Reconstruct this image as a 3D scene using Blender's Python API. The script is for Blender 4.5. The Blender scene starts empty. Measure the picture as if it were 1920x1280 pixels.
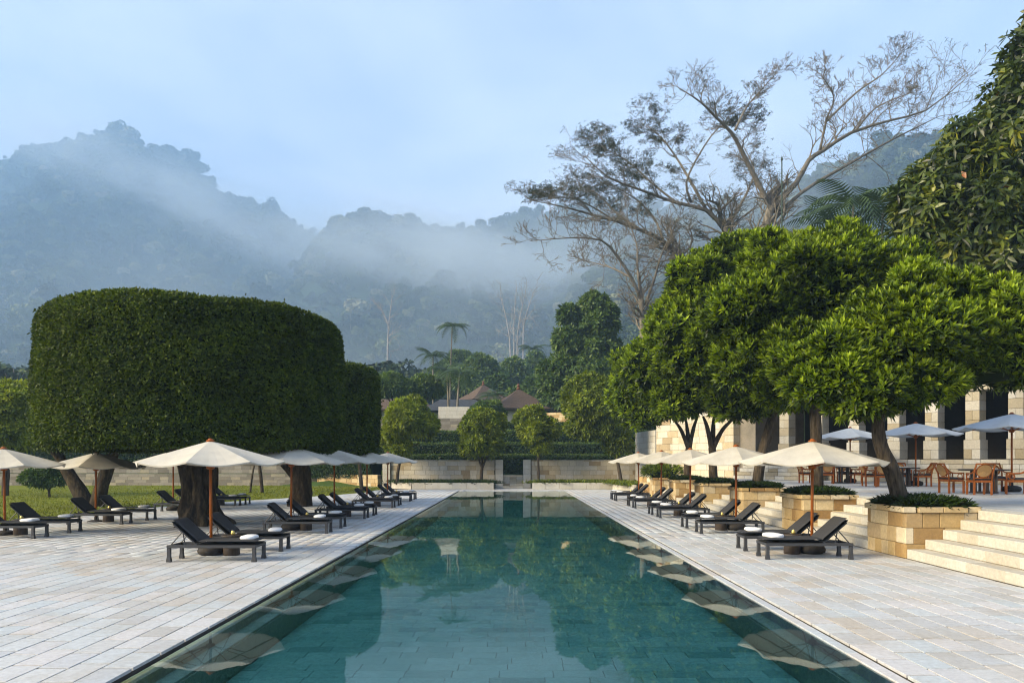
import bpy, math, random
import numpy as np
from mathutils import Vector, Matrix, noise as mnoise

S = bpy.context.scene
random.seed(7)
RNG = np.random.default_rng(11)
R_ = math.radians

# ------------------------------------------------------------------ camera
F_PX, CXP, HZP, CAMZ = 1450.0, 962.0, 864.0, 2.0      # focal (px of a 1920 wide frame), vanishing point, eye height
cam_d = bpy.data.cameras.new('camera')
cam_d.sensor_width = 36.0
cam_d.lens = 36.0 * F_PX / 1920.0
cam_d.shift_x = -(CXP - 960.0) / 1920.0
cam_d.shift_y = (HZP - 640.0) / 1920.0
cam_d.clip_start = 0.1
cam_d.clip_end = 6000
cam = bpy.data.objects.new('camera', cam_d)
S.collection.objects.link(cam)
cam.location = (0, 0, CAMZ)
cam.rotation_euler = (R_(90), 0, 0)
S.camera = cam

# ------------------------------------------------------------------ sky, sun, exposure
SUN_EL, SUN_AZ = R_(27), R_(246)      # azimuth clockwise from +Y: low, behind the left shoulder
world = bpy.data.worlds.new('World')
S.world = world
world.use_nodes = True
wn = world.node_tree
wn.nodes.clear()
w_out = wn.nodes.new('ShaderNodeOutputWorld')
w_bg = wn.nodes.new('ShaderNodeBackground')
w_sky = wn.nodes.new('ShaderNodeTexSky')
w_sky.sky_type = 'NISHITA'
w_sky.sun_disc = False
w_sky.sun_elevation = SUN_EL
w_sky.sun_rotation = SUN_AZ
w_sky.air_density = 1.0
w_sky.dust_density = 0.8
w_sky.ozone_density = 2.8
w_tc = wn.nodes.new('ShaderNodeTexCoord')
w_mp = wn.nodes.new('ShaderNodeMapping')
w_mp.inputs['Scale'].default_value = (1.1, 1.1, 2.6)
w_mp.inputs['Rotation'].default_value = (0.0, 0.35, 0.4)
w_no = wn.nodes.new('ShaderNodeTexNoise')
w_no.inputs['Scale'].default_value = 2.1
w_no.inputs['Detail'].default_value = 5.0
w_no.inputs['Roughness'].default_value = 0.48
w_no.inputs['Distortion'].default_value = 0.35
w_rp = wn.nodes.new('ShaderNodeValToRGB')
w_rp.color_ramp.elements[0].position = 0.36
w_rp.color_ramp.elements[0].color = (0.05, 0.05, 0.05, 1)
w_rp.color_ramp.elements[1].position = 0.72
w_rp.color_ramp.elements[1].color = (0.6, 0.6, 0.6, 1)
w_mx = wn.nodes.new('ShaderNodeMix')
w_mx.data_type = 'RGBA'
w_mx.inputs['B'].default_value = (5.5, 5.75, 6.6, 1)      # thin cloud veil
wn.links.new(w_tc.outputs['Generated'], w_mp.inputs['Vector'])
wn.links.new(w_mp.outputs['Vector'], w_no.inputs['Vector'])
wn.links.new(w_no.outputs['Fac'], w_rp.inputs['Fac'])
w_sep = wn.nodes.new('ShaderNodeSeparateXYZ')
wn.links.new(w_tc.outputs['Generated'], w_sep.inputs[0])
w_hz = wn.nodes.new('ShaderNodeMapRange')      # the veil thickens towards the horizon all round
w_hz.inputs['From Min'].default_value = 0.62
w_hz.inputs['From Max'].default_value = 0.10
w_hz.inputs['To Min'].default_value = 0.0
w_hz.inputs['To Max'].default_value = 0.42
wn.links.new(w_sep.outputs['Z'], w_hz.inputs['Value'])
w_ad = wn.nodes.new('ShaderNodeMath')
w_ad.operation = 'ADD'
w_ad.use_clamp = True
wn.links.new(w_rp.outputs['Color'], w_ad.inputs[0])
wn.links.new(w_hz.outputs[0], w_ad.inputs[1])
wn.links.new(w_ad.outputs[0], w_mx.inputs['Factor'])
wn.links.new(w_sky.outputs['Color'], w_mx.inputs['A'])
wn.links.new(w_mx.outputs['Result'], w_bg.inputs['Color'])
w_bg.inputs['Strength'].default_value = 0.099
wn.links.new(w_bg.outputs['Background'], w_out.inputs['Surface'])

sun_d = bpy.data.lights.new('sun', 'SUN')
sun_d.energy = 3.9
sun_d.angle = R_(28)
sun_d.color = (1.0, 0.84, 0.56)
sun = bpy.data.objects.new('sun', sun_d)
S.collection.objects.link(sun)
_ts = Vector((math.sin(SUN_AZ) * math.cos(SUN_EL), math.cos(SUN_AZ) * math.cos(SUN_EL), math.sin(SUN_EL)))
sun.rotation_euler = _ts.to_track_quat('Z', 'Y').to_euler()
sun.location = (-60, -60, 60)

S.view_settings.view_transform = 'Standard'
S.view_settings.look = 'None'
S.view_settings.gamma = 1.0
S.view_settings.exposure = 1.40
S.view_settings.use_curve_mapping = False
S.render.engine = 'CYCLES'
cy = S.cycles
cy.max_bounces = 6
cy.diffuse_bounces = 2
cy.glossy_bounces = 3
cy.transmission_bounces = 4
cy.transparent_max_bounces = 12
cy.volume_bounces = 1
cy.volume_step_rate = 2.0
cy.volume_max_steps = 128
cy.use_denoising = True
cy.filter_width = 1.15
cy.use_adaptive_sampling = True
cy.adaptive_threshold = 0.02
cy.sample_clamp_indirect = 4.0
cy.caustics_reflective = False
cy.caustics_refractive = False


def at(px, py, d):
    """the place d metres down the pool axis that shows at photo position px, py"""
    return Vector(((px - CXP) * d / F_PX, d, CAMZ - (py - HZP) * d / F_PX))


def ax(px, d):
    return (px - CXP) * d / F_PX


# ------------------------------------------------------------------ helpers
COL = S.collection


def tag(o, label=None, cat=None, group=None, kind=None):
    if label:
        o['label'] = label
    if cat:
        o['category'] = cat
    if group:
        o['group'] = group
    if kind:
        o['kind'] = kind
    return o


def link(name, me, mat=None, parent=None, loc=None, rotz=0.0):
    o = bpy.data.objects.new(name, me)
    COL.objects.link(o)
    if mat is not None and me is not None and not me.materials:
        me.materials.append(mat)
    if parent is not None:
        o.parent = parent
    if loc is not None:
        o.location = loc
    if rotz:
        o.rotation_euler = (0, 0, rotz)
    return o


def thing(name, loc=(0, 0, 0), rotz=0.0, label=None, cat=None, group=None, kind=None):
    o = link(name, None, None, None, loc, rotz)
    o.empty_display_size = 0.2
    return tag(o, label, cat, group, kind)


def copy_tree(o, parent=None):
    c = o.copy()
    COL.objects.link(c)
    c.parent = parent
    for ch in o.children:
        copy_tree(ch, c)
    return c


class MB:
    """collects vertices and faces of one mesh"""

    def __init__(self):
        self.v = []
        self.f = []
        self.m = Matrix.Identity(4)

    def add(self, vs, fs):
        n = len(self.v)
        m = self.m
        self.v += [tuple(m @ Vector(p)) for p in vs]
        self.f += [tuple(i + n for i in q) for q in fs]
        return self

    def box(self, c, s, ch=0.0):
        x, y, z = c
        a, b, h = s[0] / 2, s[1] / 2, s[2] / 2
        if ch <= 0:
            vs = [(x + i * a, y + j * b, z + k * h) for k in (-1, 1) for j in (-1, 1) for i in (-1, 1)]
            fs = [(0, 2, 3, 1), (4, 5, 7, 6), (0, 1, 5, 4), (2, 6, 7, 3), (0, 4, 6, 2), (1, 3, 7, 5)]
            return self.add(vs, fs)
        v, f = chamfer_box(s, ch)
        return self.add([(p[0] + x, p[1] + y, p[2] + z) for p in v], f)

    def tube(self, pts, rad, n=8, cap=True, flat=None):
        """swept tube; rad is one radius or one per point"""
        P = [Vector(p) for p in pts]
        k = len(P)
        if not hasattr(rad, '__len__'):
            rad = [rad] * k
        vs, fs = [], []
        prev = None
        for i in range(k):
            t = (P[min(i + 1, k - 1)] - P[max(i - 1, 0)])
            if t.length < 1e-9:
                t = Vector((0, 0, 1))
            t.normalize()
            if prev is None:
                ref = Vector((0, 0, 1)) if abs(t.z) < 0.9 else Vector((1, 0, 0))
                u = t.cross(ref).normalized()
            else:
                u = (prev - t * prev.dot(t))
                u = u.normalized() if u.length > 1e-6 else t.orthogonal().normalized()
            prev = u
            w = t.cross(u)
            for j in range(n):
                a = 2 * math.pi * j / n
                vs.append(P[i] + (u * math.cos(a) + w * math.sin(a)) * rad[i])
        for i in range(k - 1):
            for j in range(n):
                j2 = (j + 1) % n
                fs.append((i * n + j, i * n + j2, (i + 1) * n + j2, (i + 1) * n + j))
        if cap:
            fs.append(tuple(range(n - 1, -1, -1)))
            fs.append(tuple((k - 1) * n + j for j in range(n)))
        return self.add(vs, fs)

    def lathe(self, prof, n=16, c=(0, 0, 0)):
        vs, fs = [], []
        for r, z in prof:
            for j in range(n):
                a = 2 * math.pi * j / n
                vs.append((c[0] + r * math.cos(a), c[1] + r * math.sin(a), c[2] + z))
        k = len(prof)
        for i in range(k - 1):
            for j in range(n):
                j2 = (j + 1) % n
                fs.append((i * n + j, i * n + j2, (i + 1) * n + j2, (i + 1) * n + j))
        fs.append(tuple(range(n - 1, -1, -1)))
        fs.append(tuple((k - 1) * n + j for j in range(n)))
        return self.add(vs, fs)

    def mesh(self, name='mesh', smooth=False):
        me = bpy.data.meshes.new(name)
        me.from_pydata(self.v, [], self.f)
        if smooth:
            me.polygons.foreach_set('use_smooth', [True] * len(me.polygons))
        me.update()
        return me

    def build(self, name, mat, parent=None, loc=None, rotz=0.0, smooth=False):
        return link(name, self.mesh(name, smooth), mat, parent, loc, rotz)


def chamfer_box(s, ch):
    a, b, h = s[0] / 2, s[1] / 2, s[2] / 2
    ch = min(ch, a * 0.6, b * 0.6, h * 0.6)
    V, idx = [], {}
    for k in (-1, 1):
        for j in (-1, 1):
            for i in (-1, 1):
                for ax_ in range(3):
                    p = [i * (a - ch), j * (b - ch), k * (h - ch)]
                    p[ax_] = (i * a, j * b, k * h)[ax_]
                    idx[(i, j, k, ax_)] = len(V)
                    V.append(tuple(p))
    Fc = []

    def g(*q):
        return idx[q]
    for s_ in (-1, 1):
        o = [(-1, -1), (1, -1), (1, 1), (-1, 1)]
        Fc.append([g(s_, p, q, 0) for p, q in o][::s_])
        Fc.append([g(p, s_, q, 1) for p, q in o][::-s_])
        Fc.append([g(p, q, s_, 2) for p, q in o][::s_])
    for i in (-1, 1):
        for j in (-1, 1):
            q = [g(i, j, -1, 0), g(i, j, 1, 0), g(i, j, 1, 1), g(i, j, -1, 1)]
            Fc.append(q if i * j < 0 else q[::-1])
            q = [g(i, -1, j, 0), g(i, 1, j, 0), g(i, 1, j, 2), g(i, -1, j, 2)]
            Fc.append(q if i * j > 0 else q[::-1])
            q = [g(-1, i, j, 1), g(1, i, j, 1), g(1, i, j, 2), g(-1, i, j, 2)]
            Fc.append(q if i * j < 0 else q[::-1])
            for k in (-1, 1):
                t = [g(i, j, k, 0), g(i, j, k, 1), g(i, j, k, 2)]
                Fc.append(t if i * j * k > 0 else t[::-1])
    return V, [tuple(q) for q in Fc]


def np_mesh(name, V, Fa, tone=None, smooth=False):
    V = np.asarray(V, np.float32)
    Fa = np.asarray(Fa, np.int32)
    me = bpy.data.meshes.new(name)
    me.vertices.add(len(V))
    me.vertices.foreach_set('co', V.ravel())
    m, k = Fa.shape
    me.loops.add(m * k)
    me.loops.foreach_set('vertex_index', Fa.ravel())
    me.polygons.add(m)
    me.polygons.foreach_set('loop_start', np.arange(0, m * k, k, dtype=np.int32))
    if tone is not None:
        at_ = me.attributes.new('tone', 'FLOAT', 'POINT')
        at_.data.foreach_set('value', np.asarray(tone, np.float32))
    if smooth:
        me.polygons.foreach_set('use_smooth', np.ones(m, bool))
    me.update(calc_edges=True)
    return me


def vnoise(P, s=1.0, o=0.0):
    """smooth noise of each row of P"""
    return np.array([mnoise.noise((p[0] * s + o, p[1] * s - o, p[2] * s + 2 * o)) for p in P])


# ------------------------------------------------------------------ materials
def nodes_of(name):
    m = bpy.data.materials.new(name)
    m.use_nodes = True
    nt = m.node_tree
    b = nt.nodes['Principled BSDF']
    return m, nt, b


def ramp(nt, stops):
    r = nt.nodes.new('ShaderNodeValToRGB')
    e = r.color_ramp.elements
    while len(e) < len(stops):
        e.new(0.5)
    for i, (p, c) in enumerate(stops):
        e[i].position = p
        e[i].color = (*c, 1)
    return r


def noise_node(nt, scale, detail=4.0, rough=0.55, coord='pos', stretch=None):
    n = nt.nodes.new('ShaderNodeTexNoise')
    n.inputs['Scale'].default_value = scale
    n.inputs['Detail'].default_value = detail
    n.inputs['Roughness'].default_value = rough
    if coord == 'pos':
        g = nt.nodes.new('ShaderNodeNewGeometry')
        src = g.outputs['Position']
    else:
        g = nt.nodes.new('ShaderNodeTexCoord')
        src = g.outputs['Object']
    if stretch:
        mp = nt.nodes.new('ShaderNodeMapping')
        mp.inputs['Scale'].default_value = stretch
        nt.links.new(src, mp.inputs['Vector'])
        src = mp.outputs['Vector']
    nt.links.new(src, n.inputs['Vector'])
    return n


def tone_node(nt):
    """a random number for each piece: its own 'tone' plus its object's random, wrapped to 0..1"""
    a = nt.nodes.new('ShaderNodeAttribute')
    a.attribute_name = 'tone'
    o = nt.nodes.new('ShaderNodeObjectInfo')
    ad = nt.nodes.new('ShaderNodeMath')
    ad.operation = 'ADD'
    nt.links.new(a.outputs['Fac'], ad.inputs[0])
    nt.links.new(o.outputs['Random'], ad.inputs[1])
    fr = nt.nodes.new('ShaderNodeMath')
    fr.operation = 'FRACT'
    nt.links.new(ad.outputs[0], fr.inputs[0])
    return fr


def mixc(nt, a, b, fac, mode='MIX'):
    m = nt.nodes.new('ShaderNodeMix')
    m.data_type = 'RGBA'
    m.blend_type = mode
    for key, val in (('A', a), ('B', b)):
        if hasattr(val, 'links'):
            nt.links.new(val, m.inputs[key])
        else:
            m.inputs[key].default_value = (*val, 1)
    if hasattr(fac, 'links'):
        nt.links.new(fac, m.inputs['Factor'])
    else:
        m.inputs['Factor'].default_value = fac
    return m.outputs['Result']


def bump(nt, b, h, strength=0.3, dist=0.02):
    bp = nt.nodes.new('ShaderNodeBump')
    bp.inputs['Strength'].default_value = strength
    bp.inputs['Distance'].default_value = dist
    nt.links.new(h, bp.inputs['Height'])
    nt.links.new(bp.outputs['Normal'], b.inputs['Normal'])


def stone_mat(name, stops, stain=(0.3, 0.22, 0.12), stain_amt=0.35, nscale=1.3, rough=0.75, bstr=0.25, spec=0.3, streak=None):
    m, nt, b = nodes_of(name)
    r = ramp(nt, stops)
    nt.links.new(tone_node(nt).outputs[0], r.inputs['Fac'])
    n1 = noise_node(nt, nscale, 6, 0.65, stretch=streak)
    r1 = ramp(nt, [(0.48, (0, 0, 0)), (0.78, (1, 1, 1))])
    nt.links.new(n1.outputs['Fac'], r1.inputs['Fac'])
    mul = nt.nodes.new('ShaderNodeMath')
    mul.operation = 'MULTIPLY'
    mul.inputs[1].default_value = stain_amt
    nt.links.new(r1.outputs['Color'], mul.inputs[0])
    c = mixc(nt, r.outputs['Color'], stain, mul.outputs[0])
    n2 = noise_node(nt, 14, 5, 0.7)
    r2 = ramp(nt, [(0.3, (0.78, 0.78, 0.78)), (0.7, (1.08, 1.08, 1.08))])
    nt.links.new(n2.outputs['Fac'], r2.inputs['Fac'])
    c = mixc(nt, c, r2.outputs['Color'], 1.0, 'MULTIPLY')
    nt.links.new(c, b.inputs['Base Color'])
    b.inputs['Roughness'].default_value = rough
    b.inputs['Specular IOR Level'].default_value = spec
    bump(nt, b, n2.outputs['Fac'], bstr, 0.02)
    return m


def leaf_mat(name, stops, trans=0.35, rough=0.5, var=0.25, spec=0.3):
    m, nt, b = nodes_of(name)
    a = nt.nodes.new('ShaderNodeAttribute')
    a.attribute_name = 'tone'
    r = ramp(nt, stops)
    nt.links.new(a.outputs['Fac'], r.inputs['Fac'])
    o = nt.nodes.new('ShaderNodeObjectInfo')
    n = noise_node(nt, 0.9, 3, 0.5)
    r2 = ramp(nt, [(0.3, (1 - var, 1 - var, 1 - var)), (0.72, (1 + var, 1 + var, 1 + var * 0.6))])
    nt.links.new(n.outputs['Fac'], r2.inputs['Fac'])
    c = mixc(nt, r.outputs['Color'], r2.outputs['Color'], 1.0, 'MULTIPLY')
    nt.links.new(c, b.inputs['Base Color'])
    b.inputs['Roughness'].default_value = rough
    b.inputs['Specular IOR Level'].default_value = spec
    t = nt.nodes.new('ShaderNodeBsdfTranslucent')
    nt.links.new(mixc(nt, c, (1.25, 1.3, 0.6), 1.0, 'MULTIPLY'), t.inputs['Color'])
    mx = nt.nodes.new('ShaderNodeMixShader')
    mx.inputs['Fac'].default_value = trans
    nt.links.new(b.outputs[0], mx.inputs[1])
    nt.links.new(t.outputs[0], mx.inputs[2])
    nt.links.new(mx.outputs[0], nt.nodes['Material Output'].inputs['Surface'])
    return m


def plain_mat(name, col, rough=0.6, spec=0.4, metal=0.0, var=0.15, nscale=8.0, bstr=0.0, stretch=None, coord='obj'):
    m, nt, b = nodes_of(name)
    n = noise_node(nt, nscale, 4, 0.6, coord, stretch)
    r = ramp(nt, [(0.3, tuple(x * (1 - var) for x in col)), (0.7, tuple(min(1, x * (1 + var)) for x in col))])
    nt.links.new(n.outputs['Fac'], r.inputs['Fac'])
    nt.links.new(r.outputs['Color'], b.inputs['Base Color'])
    b.inputs['Roughness'].default_value = rough
    b.inputs['Specular IOR Level'].default_value = spec
    b.inputs['Metallic'].default_value = metal
    if bstr:
        bump(nt, b, n.outputs['Fac'], bstr, 0.02)
    return m


M = {}
M['slab'] = stone_mat('pale_paving_stone', [(0.0, (0.45, 0.44, 0.42)), (0.15, (0.56, 0.57, 0.57)), (0.4, (0.49, 0.53, 0.55)), (0.65, (0.59, 0.57, 0.56)), (0.85, (0.47, 0.49, 0.51)), (1.0, (0.52, 0.47, 0.41))],
                      stain=(0.36, 0.29, 0.19), stain_amt=0.62, nscale=0.55, rough=0.55, bstr=0.15, spec=0.4)
M['joint'] = plain_mat('paving_joint_sand', (0.075, 0.070, 0.062), 0.95, 0.05, coord='pos', nscale=5)
M['sand'] = stone_mat('golden_sandstone', [(0.0, (0.27, 0.16, 0.06)), (0.25, (0.46, 0.32, 0.14)), (0.5, (0.62, 0.50, 0.30)), (0.7, (0.34, 0.22, 0.09)), (0.85, (0.66, 0.58, 0.42)), (1.0, (0.50, 0.36, 0.17))],
                      stain=(0.30, 0.19, 0.08), stain_amt=0.5, nscale=1.6)
M['cream'] = stone_mat('cream_step_stone', [(0.0, (0.48, 0.44, 0.36)), (0.5, (0.57, 0.545, 0.48)), (1.0, (0.51, 0.48, 0.41))],
                       stain=(0.42, 0.33, 0.2), stain_amt=0.35, nscale=1.8, streak=(1, 1, 0.4))
M['wall'] = stone_mat('mixed_wall_stone', [(0.0, (0.34, 0.25, 0.14)), (0.18, (0.60, 0.52, 0.37)), (0.45, (0.55, 0.50, 0.42)), (0.65, (0.66, 0.60, 0.47)), (0.85, (0.50, 0.40, 0.25)), (1.0, (0.62, 0.58, 0.50))],
                      stain=(0.22, 0.18, 0.12), stain_amt=0.5, nscale=1.1, streak=(1, 1, 0.35))
M['grey_wall'] = stone_mat('weathered_grey_stone', [(0.0, (0.16, 0.14, 0.11)), (0.5, (0.25, 0.22, 0.18)), (0.8, (0.30, 0.27, 0.22)), (1.0, (0.36, 0.31, 0.22))],
                           stain=(0.08, 0.08, 0.06), stain_amt=0.6, nscale=0.9)
M['col'] = stone_mat('limestone_column', [(0.0, (0.36, 0.29, 0.18)), (0.3, (0.52, 0.48, 0.39)), (0.7, (0.58, 0.56, 0.51)), (1.0, (0.42, 0.35, 0.23))],
                     stain=(0.36, 0.30, 0.2), stain_amt=0.4, nscale=1.5)
M['core'] = plain_mat('wall_mortar', (0.22, 0.18, 0.12), 0.9, 0.1, coord='pos', nscale=6)
M['tile'] = stone_mat('green_pool_tile', [(0.0, (0.34, 0.52, 0.46)), (0.4, (0.46, 0.62, 0.56)), (0.75, (0.40, 0.57, 0.51)), (1.0, (0.22, 0.38, 0.34))],
                      stain=(0.22, 0.38, 0.34), stain_amt=0.4, nscale=1.2, rough=0.6, bstr=0.05)
M['coping'] = stone_mat('stained_coping_stone', [(0.0, (0.50, 0.44, 0.30)), (0.5, (0.56, 0.54, 0.46)), (1.0, (0.52, 0.42, 0.24))],
                        stain=(0.40, 0.24, 0.06), stain_amt=0.7, nscale=1.2)
M['ledge'] = stone_mat('pool_ledge_stone', [(0.0, (0.30, 0.38, 0.30)), (1.0, (0.42, 0.48, 0.40))], stain=(0.25, 0.3, 0.2), nscale=1.0)
M['dark'] = plain_mat('interior_shade', (0.03, 0.026, 0.022), 0.9, 0.1)  # near-black colour stands in for the shade behind the columns
M['teak'] = plain_mat('orange_teak', (0.29, 0.080, 0.010), 0.5, 0.25, var=0.3, nscale=6, stretch=(6, 6, 1))
M['cane'] = plain_mat('woven_cane', (0.42, 0.25, 0.10), 0.7, 0.2, nscale=120, var=0.35, bstr=0.3)
M['charcoal'] = plain_mat('charcoal_frame', (0.035, 0.036, 0.040), 0.5, 0.4, var=0.1)
M['cushion'] = plain_mat('charcoal_cushion', (0.045, 0.045, 0.048), 0.9, 0.15, var=0.18, nscale=60, bstr=0.15)
M['towel'] = plain_mat('white_towel', (0.80, 0.80, 0.80), 0.95, 0.1, var=0.04, nscale=90, bstr=0.4)
M['stool'] = plain_mat('dark_palm_wood', (0.045, 0.032, 0.024), 0.6, 0.35, var=0.4, nscale=5, stretch=(5, 5, 0.6), bstr=0.3)
M['basalt'] = plain_mat('black_basalt', (0.028, 0.024, 0.022), 0.75, 0.3, var=0.3, nscale=20, bstr=0.4)
M['brass'] = plain_mat('brass_pot', (0.62, 0.48, 0.14), 0.35, 0.5, metal=0.7, var=0.15)
M['table'] = plain_mat('dark_table_wood', (0.04, 0.026, 0.018), 0.4, 0.4, var=0.2)
M['napkin'] = plain_mat('white_linen', (0.74, 0.72, 0.66), 0.9, 0.1, var=0.05)
M['bark'] = plain_mat('dark_bark', (0.062, 0.048, 0.033), 0.9, 0.15, var=0.75, nscale=7, stretch=(3, 3, 0.5), bstr=1.0, coord='pos')
def bark_mat():
    m, nt, b = nodes_of('gnarled_bark')
    n = noise_node(nt, 3.2, 6, 0.7, 'pos', (2.2, 2.2, 0.45))
    n2 = noise_node(nt, 11, 5, 0.7, 'pos', (1, 1, 0.5))
    r = ramp(nt, [(0.30, (0.018, 0.014, 0.010)), (0.5, (0.058, 0.044, 0.029)), (0.64, (0.11, 0.082, 0.048)), (0.78, (0.20, 0.155, 0.09))])
    nt.links.new(n.outputs['Fac'], r.inputs['Fac'])
    r2 = ramp(nt, [(0.3, (0.6, 0.6, 0.6)), (0.7, (1.2, 1.2, 1.2))])
    nt.links.new(n2.outputs['Fac'], r2.inputs['Fac'])
    nt.links.new(mixc(nt, r.outputs['Color'], r2.outputs['Color'], 1.0, 'MULTIPLY'), b.inputs['Base Color'])
    b.inputs['Roughness'].default_value = 0.9
    b.inputs['Specular IOR Level'].default_value = 0.15
    bump(nt, b, n2.outputs['Fac'], 1.0, 0.05)
    return m


M['gnarled'] = bark_mat()
M['palebark'] = plain_mat('pale_bark', (0.165, 0.145, 0.115), 0.85, 0.15, var=0.35, nscale=2.0, stretch=(2, 2, 0.6), bstr=0.4, coord='pos')
M['whitebark'] = plain_mat('white_bark', (0.30, 0.28, 0.26), 0.85, 0.15, var=0.2, nscale=1.0, coord='pos')
M['soil'] = plain_mat('planter_soil', (0.05, 0.035, 0.022), 0.95, 0.1, var=0.4, nscale=10, coord='pos')
M['grass'] = plain_mat('lawn_turf', (0.13, 0.145, 0.012), 0.9, 0.1, var=0.3, nscale=0.6, coord='pos')
M['slope'] = plain_mat('garden_turf', (0.05, 0.085, 0.018), 0.9, 0.1, var=0.35, nscale=0.25, coord='pos')
M['hill'] = plain_mat('forest_floor', (0.025, 0.042, 0.016), 0.95, 0.1, var=0.4, nscale=0.03, coord='pos')
M['earth'] = plain_mat('earth', (0.08, 0.07, 0.04), 0.95, 0.1, coord='pos', nscale=0.2)
M['thatch'] = plain_mat('brown_thatch', (0.098, 0.072, 0.056), 0.95, 0.1, var=0.35, nscale=2.5, stretch=(3, 3, 0.8), bstr=0.6)
M['shingle'] = plain_mat('dark_shingle', (0.045, 0.05, 0.06), 0.7, 0.3, var=0.3, nscale=3, bstr=0.3)
M['door'] = plain_mat('brown_door', (0.12, 0.05, 0.025), 0.6, 0.3)
M['mastgreen'] = plain_mat('dark_green_mast', (0.03, 0.05, 0.035), 0.6, 0.3)


def canvas_mat(name, col):
    m, nt, b = nodes_of(name)
    n = noise_node(nt, 260, 2, 0.5, 'obj')
    n2 = noise_node(nt, 3.0, 4, 0.6, 'obj')
    r2 = ramp(nt, [(0.35, tuple(x * 0.88 for x in col)), (0.7, col)])
    nt.links.new(n2.outputs['Fac'], r2.inputs['Fac'])
    nt.links.new(r2.outputs['Color'], b.inputs['Base Color'])
    b.inputs['Roughness'].default_value = 0.9
    b.inputs['Specular IOR Level'].default_value = 0.29
    bump(nt, b, n.outputs['Fac'], 0.1, 0.003)
    t = nt.nodes.new('ShaderNodeBsdfTranslucent')
    nt.links.new(r2.outputs['Color'], t.inputs['Color'])
    mx = nt.nodes.new('ShaderNodeMixShader')
    mx.inputs['Fac'].default_value = 0.22
    nt.links.new(b.outputs[0], mx.inputs[1])
    nt.links.new(t.outputs[0], mx.inputs[2])
    nt.links.new(mx.outputs[0], nt.nodes['Material Output'].inputs['Surface'])
    return m


M['canvas'] = canvas_mat('cream_canvas', (0.68, 0.64, 0.55))
M['bluecanvas'] = canvas_mat('pale_blue_canvas', (0.66, 0.71, 0.76))

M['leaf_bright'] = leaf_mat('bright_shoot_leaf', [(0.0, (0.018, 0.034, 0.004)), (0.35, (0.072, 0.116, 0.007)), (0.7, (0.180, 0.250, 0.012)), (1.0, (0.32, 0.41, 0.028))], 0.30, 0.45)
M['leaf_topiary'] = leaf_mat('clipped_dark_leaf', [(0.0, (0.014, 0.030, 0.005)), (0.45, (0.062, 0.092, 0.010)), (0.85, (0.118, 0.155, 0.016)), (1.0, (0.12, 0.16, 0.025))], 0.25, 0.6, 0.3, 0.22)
M['leaf_mid'] = leaf_mat('garden_tree_leaf', [(0.0, (0.030, 0.052, 0.006)), (0.5, (0.135, 0.180, 0.012)), (1.0, (0.30, 0.34, 0.03))], 0.3, 0.5)
M['leaf_dark'] = leaf_mat('deep_green_leaf', [(0.0, (0.018, 0.040, 0.010)), (0.5, (0.054, 0.102, 0.022)), (1.0, (0.130, 0.190, 0.040))], 0.25, 0.5)
M['leaf_big'] = leaf_mat('olive_broad_leaf', [(0.0, (0.016, 0.026, 0.006)), (0.45, (0.046, 0.074, 0.011)), (0.9, (0.150, 0.178, 0.020)), (0.965, (0.26, 0.25, 0.02)), (0.985, (0.35, 0.13, 0.02)), (1.0, (0.38, 0.12, 0.02))], 0.25, 0.4, 0.25, 0.45)
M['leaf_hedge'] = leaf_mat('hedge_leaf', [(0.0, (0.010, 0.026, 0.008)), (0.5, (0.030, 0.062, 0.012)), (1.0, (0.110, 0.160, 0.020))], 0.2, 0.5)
M['leaf_palm'] = leaf_mat('palm_leaf', [(0.0, (0.018, 0.040, 0.012)), (1.0, (0.060, 0.10, 0.025))], 0.25, 0.45)
M['leaf_albizia'] = leaf_mat('sparse_albizia_leaf', [(0.0, (0.020, 0.030, 0.014)), (0.6, (0.045, 0.060, 0.025)), (1.0, (0.09, 0.06, 0.045))], 0.3, 0.6)
M['blade'] = leaf_mat('dark_grass_blade', [(0.0, (0.010, 0.024, 0.005)), (1.0, (0.045, 0.085, 0.012))], 0.25, 0.5)
M['lawnblade'] = leaf_mat('lawn_blade', [(0.0, (0.085, 0.105, 0.010)), (1.0, (0.20, 0.22, 0.02))], 0.25, 0.6)
M['crowncore'] = plain_mat('crown_shade_core', (0.010, 0.018, 0.006), 0.95, 0.05, var=0.4, nscale=4, coord='pos')  # near-black filler colour, paints the shade inside crowns and hedges


def forest_mat():
    m, nt, b = nodes_of('forest_leaf')
    o = nt.nodes.new('ShaderNodeObjectInfo')
    r = ramp(nt, [(0.0, (0.010, 0.020, 0.008)), (0.4, (0.028, 0.050, 0.014)), (0.75, (0.070, 0.100, 0.024)), (0.92, (0.14, 0.16, 0.05)), (1.0, (0.26, 0.25, 0.15))])
    nt.links.new(o.outputs['Random'], r.inputs['Fac'])
    nt.links.new(r.outputs['Color'], b.inputs['Base Color'])
    b.inputs['Roughness'].default_value = 0.7
    b.inputs['Specular IOR Level'].default_value = 0.29
    return m


M['forest'] = forest_mat()

# ------------------------------------------------------------------ pieces: slabs and blocks
PIECES = {}


def piece_mesh(s, ch, mat):
    key = (round(s[0], 2), round(s[1], 2), round(s[2], 2), ch, mat.name)
    if key not in PIECES:
        b = MB().box((0, 0, 0), (max(s[0], .02), max(s[1], .02), max(s[2], .01)), ch)
        me = b.mesh('piece')
        me.materials.append(mat)
        PIECES[key] = me
    return PIECES[key]


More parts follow.
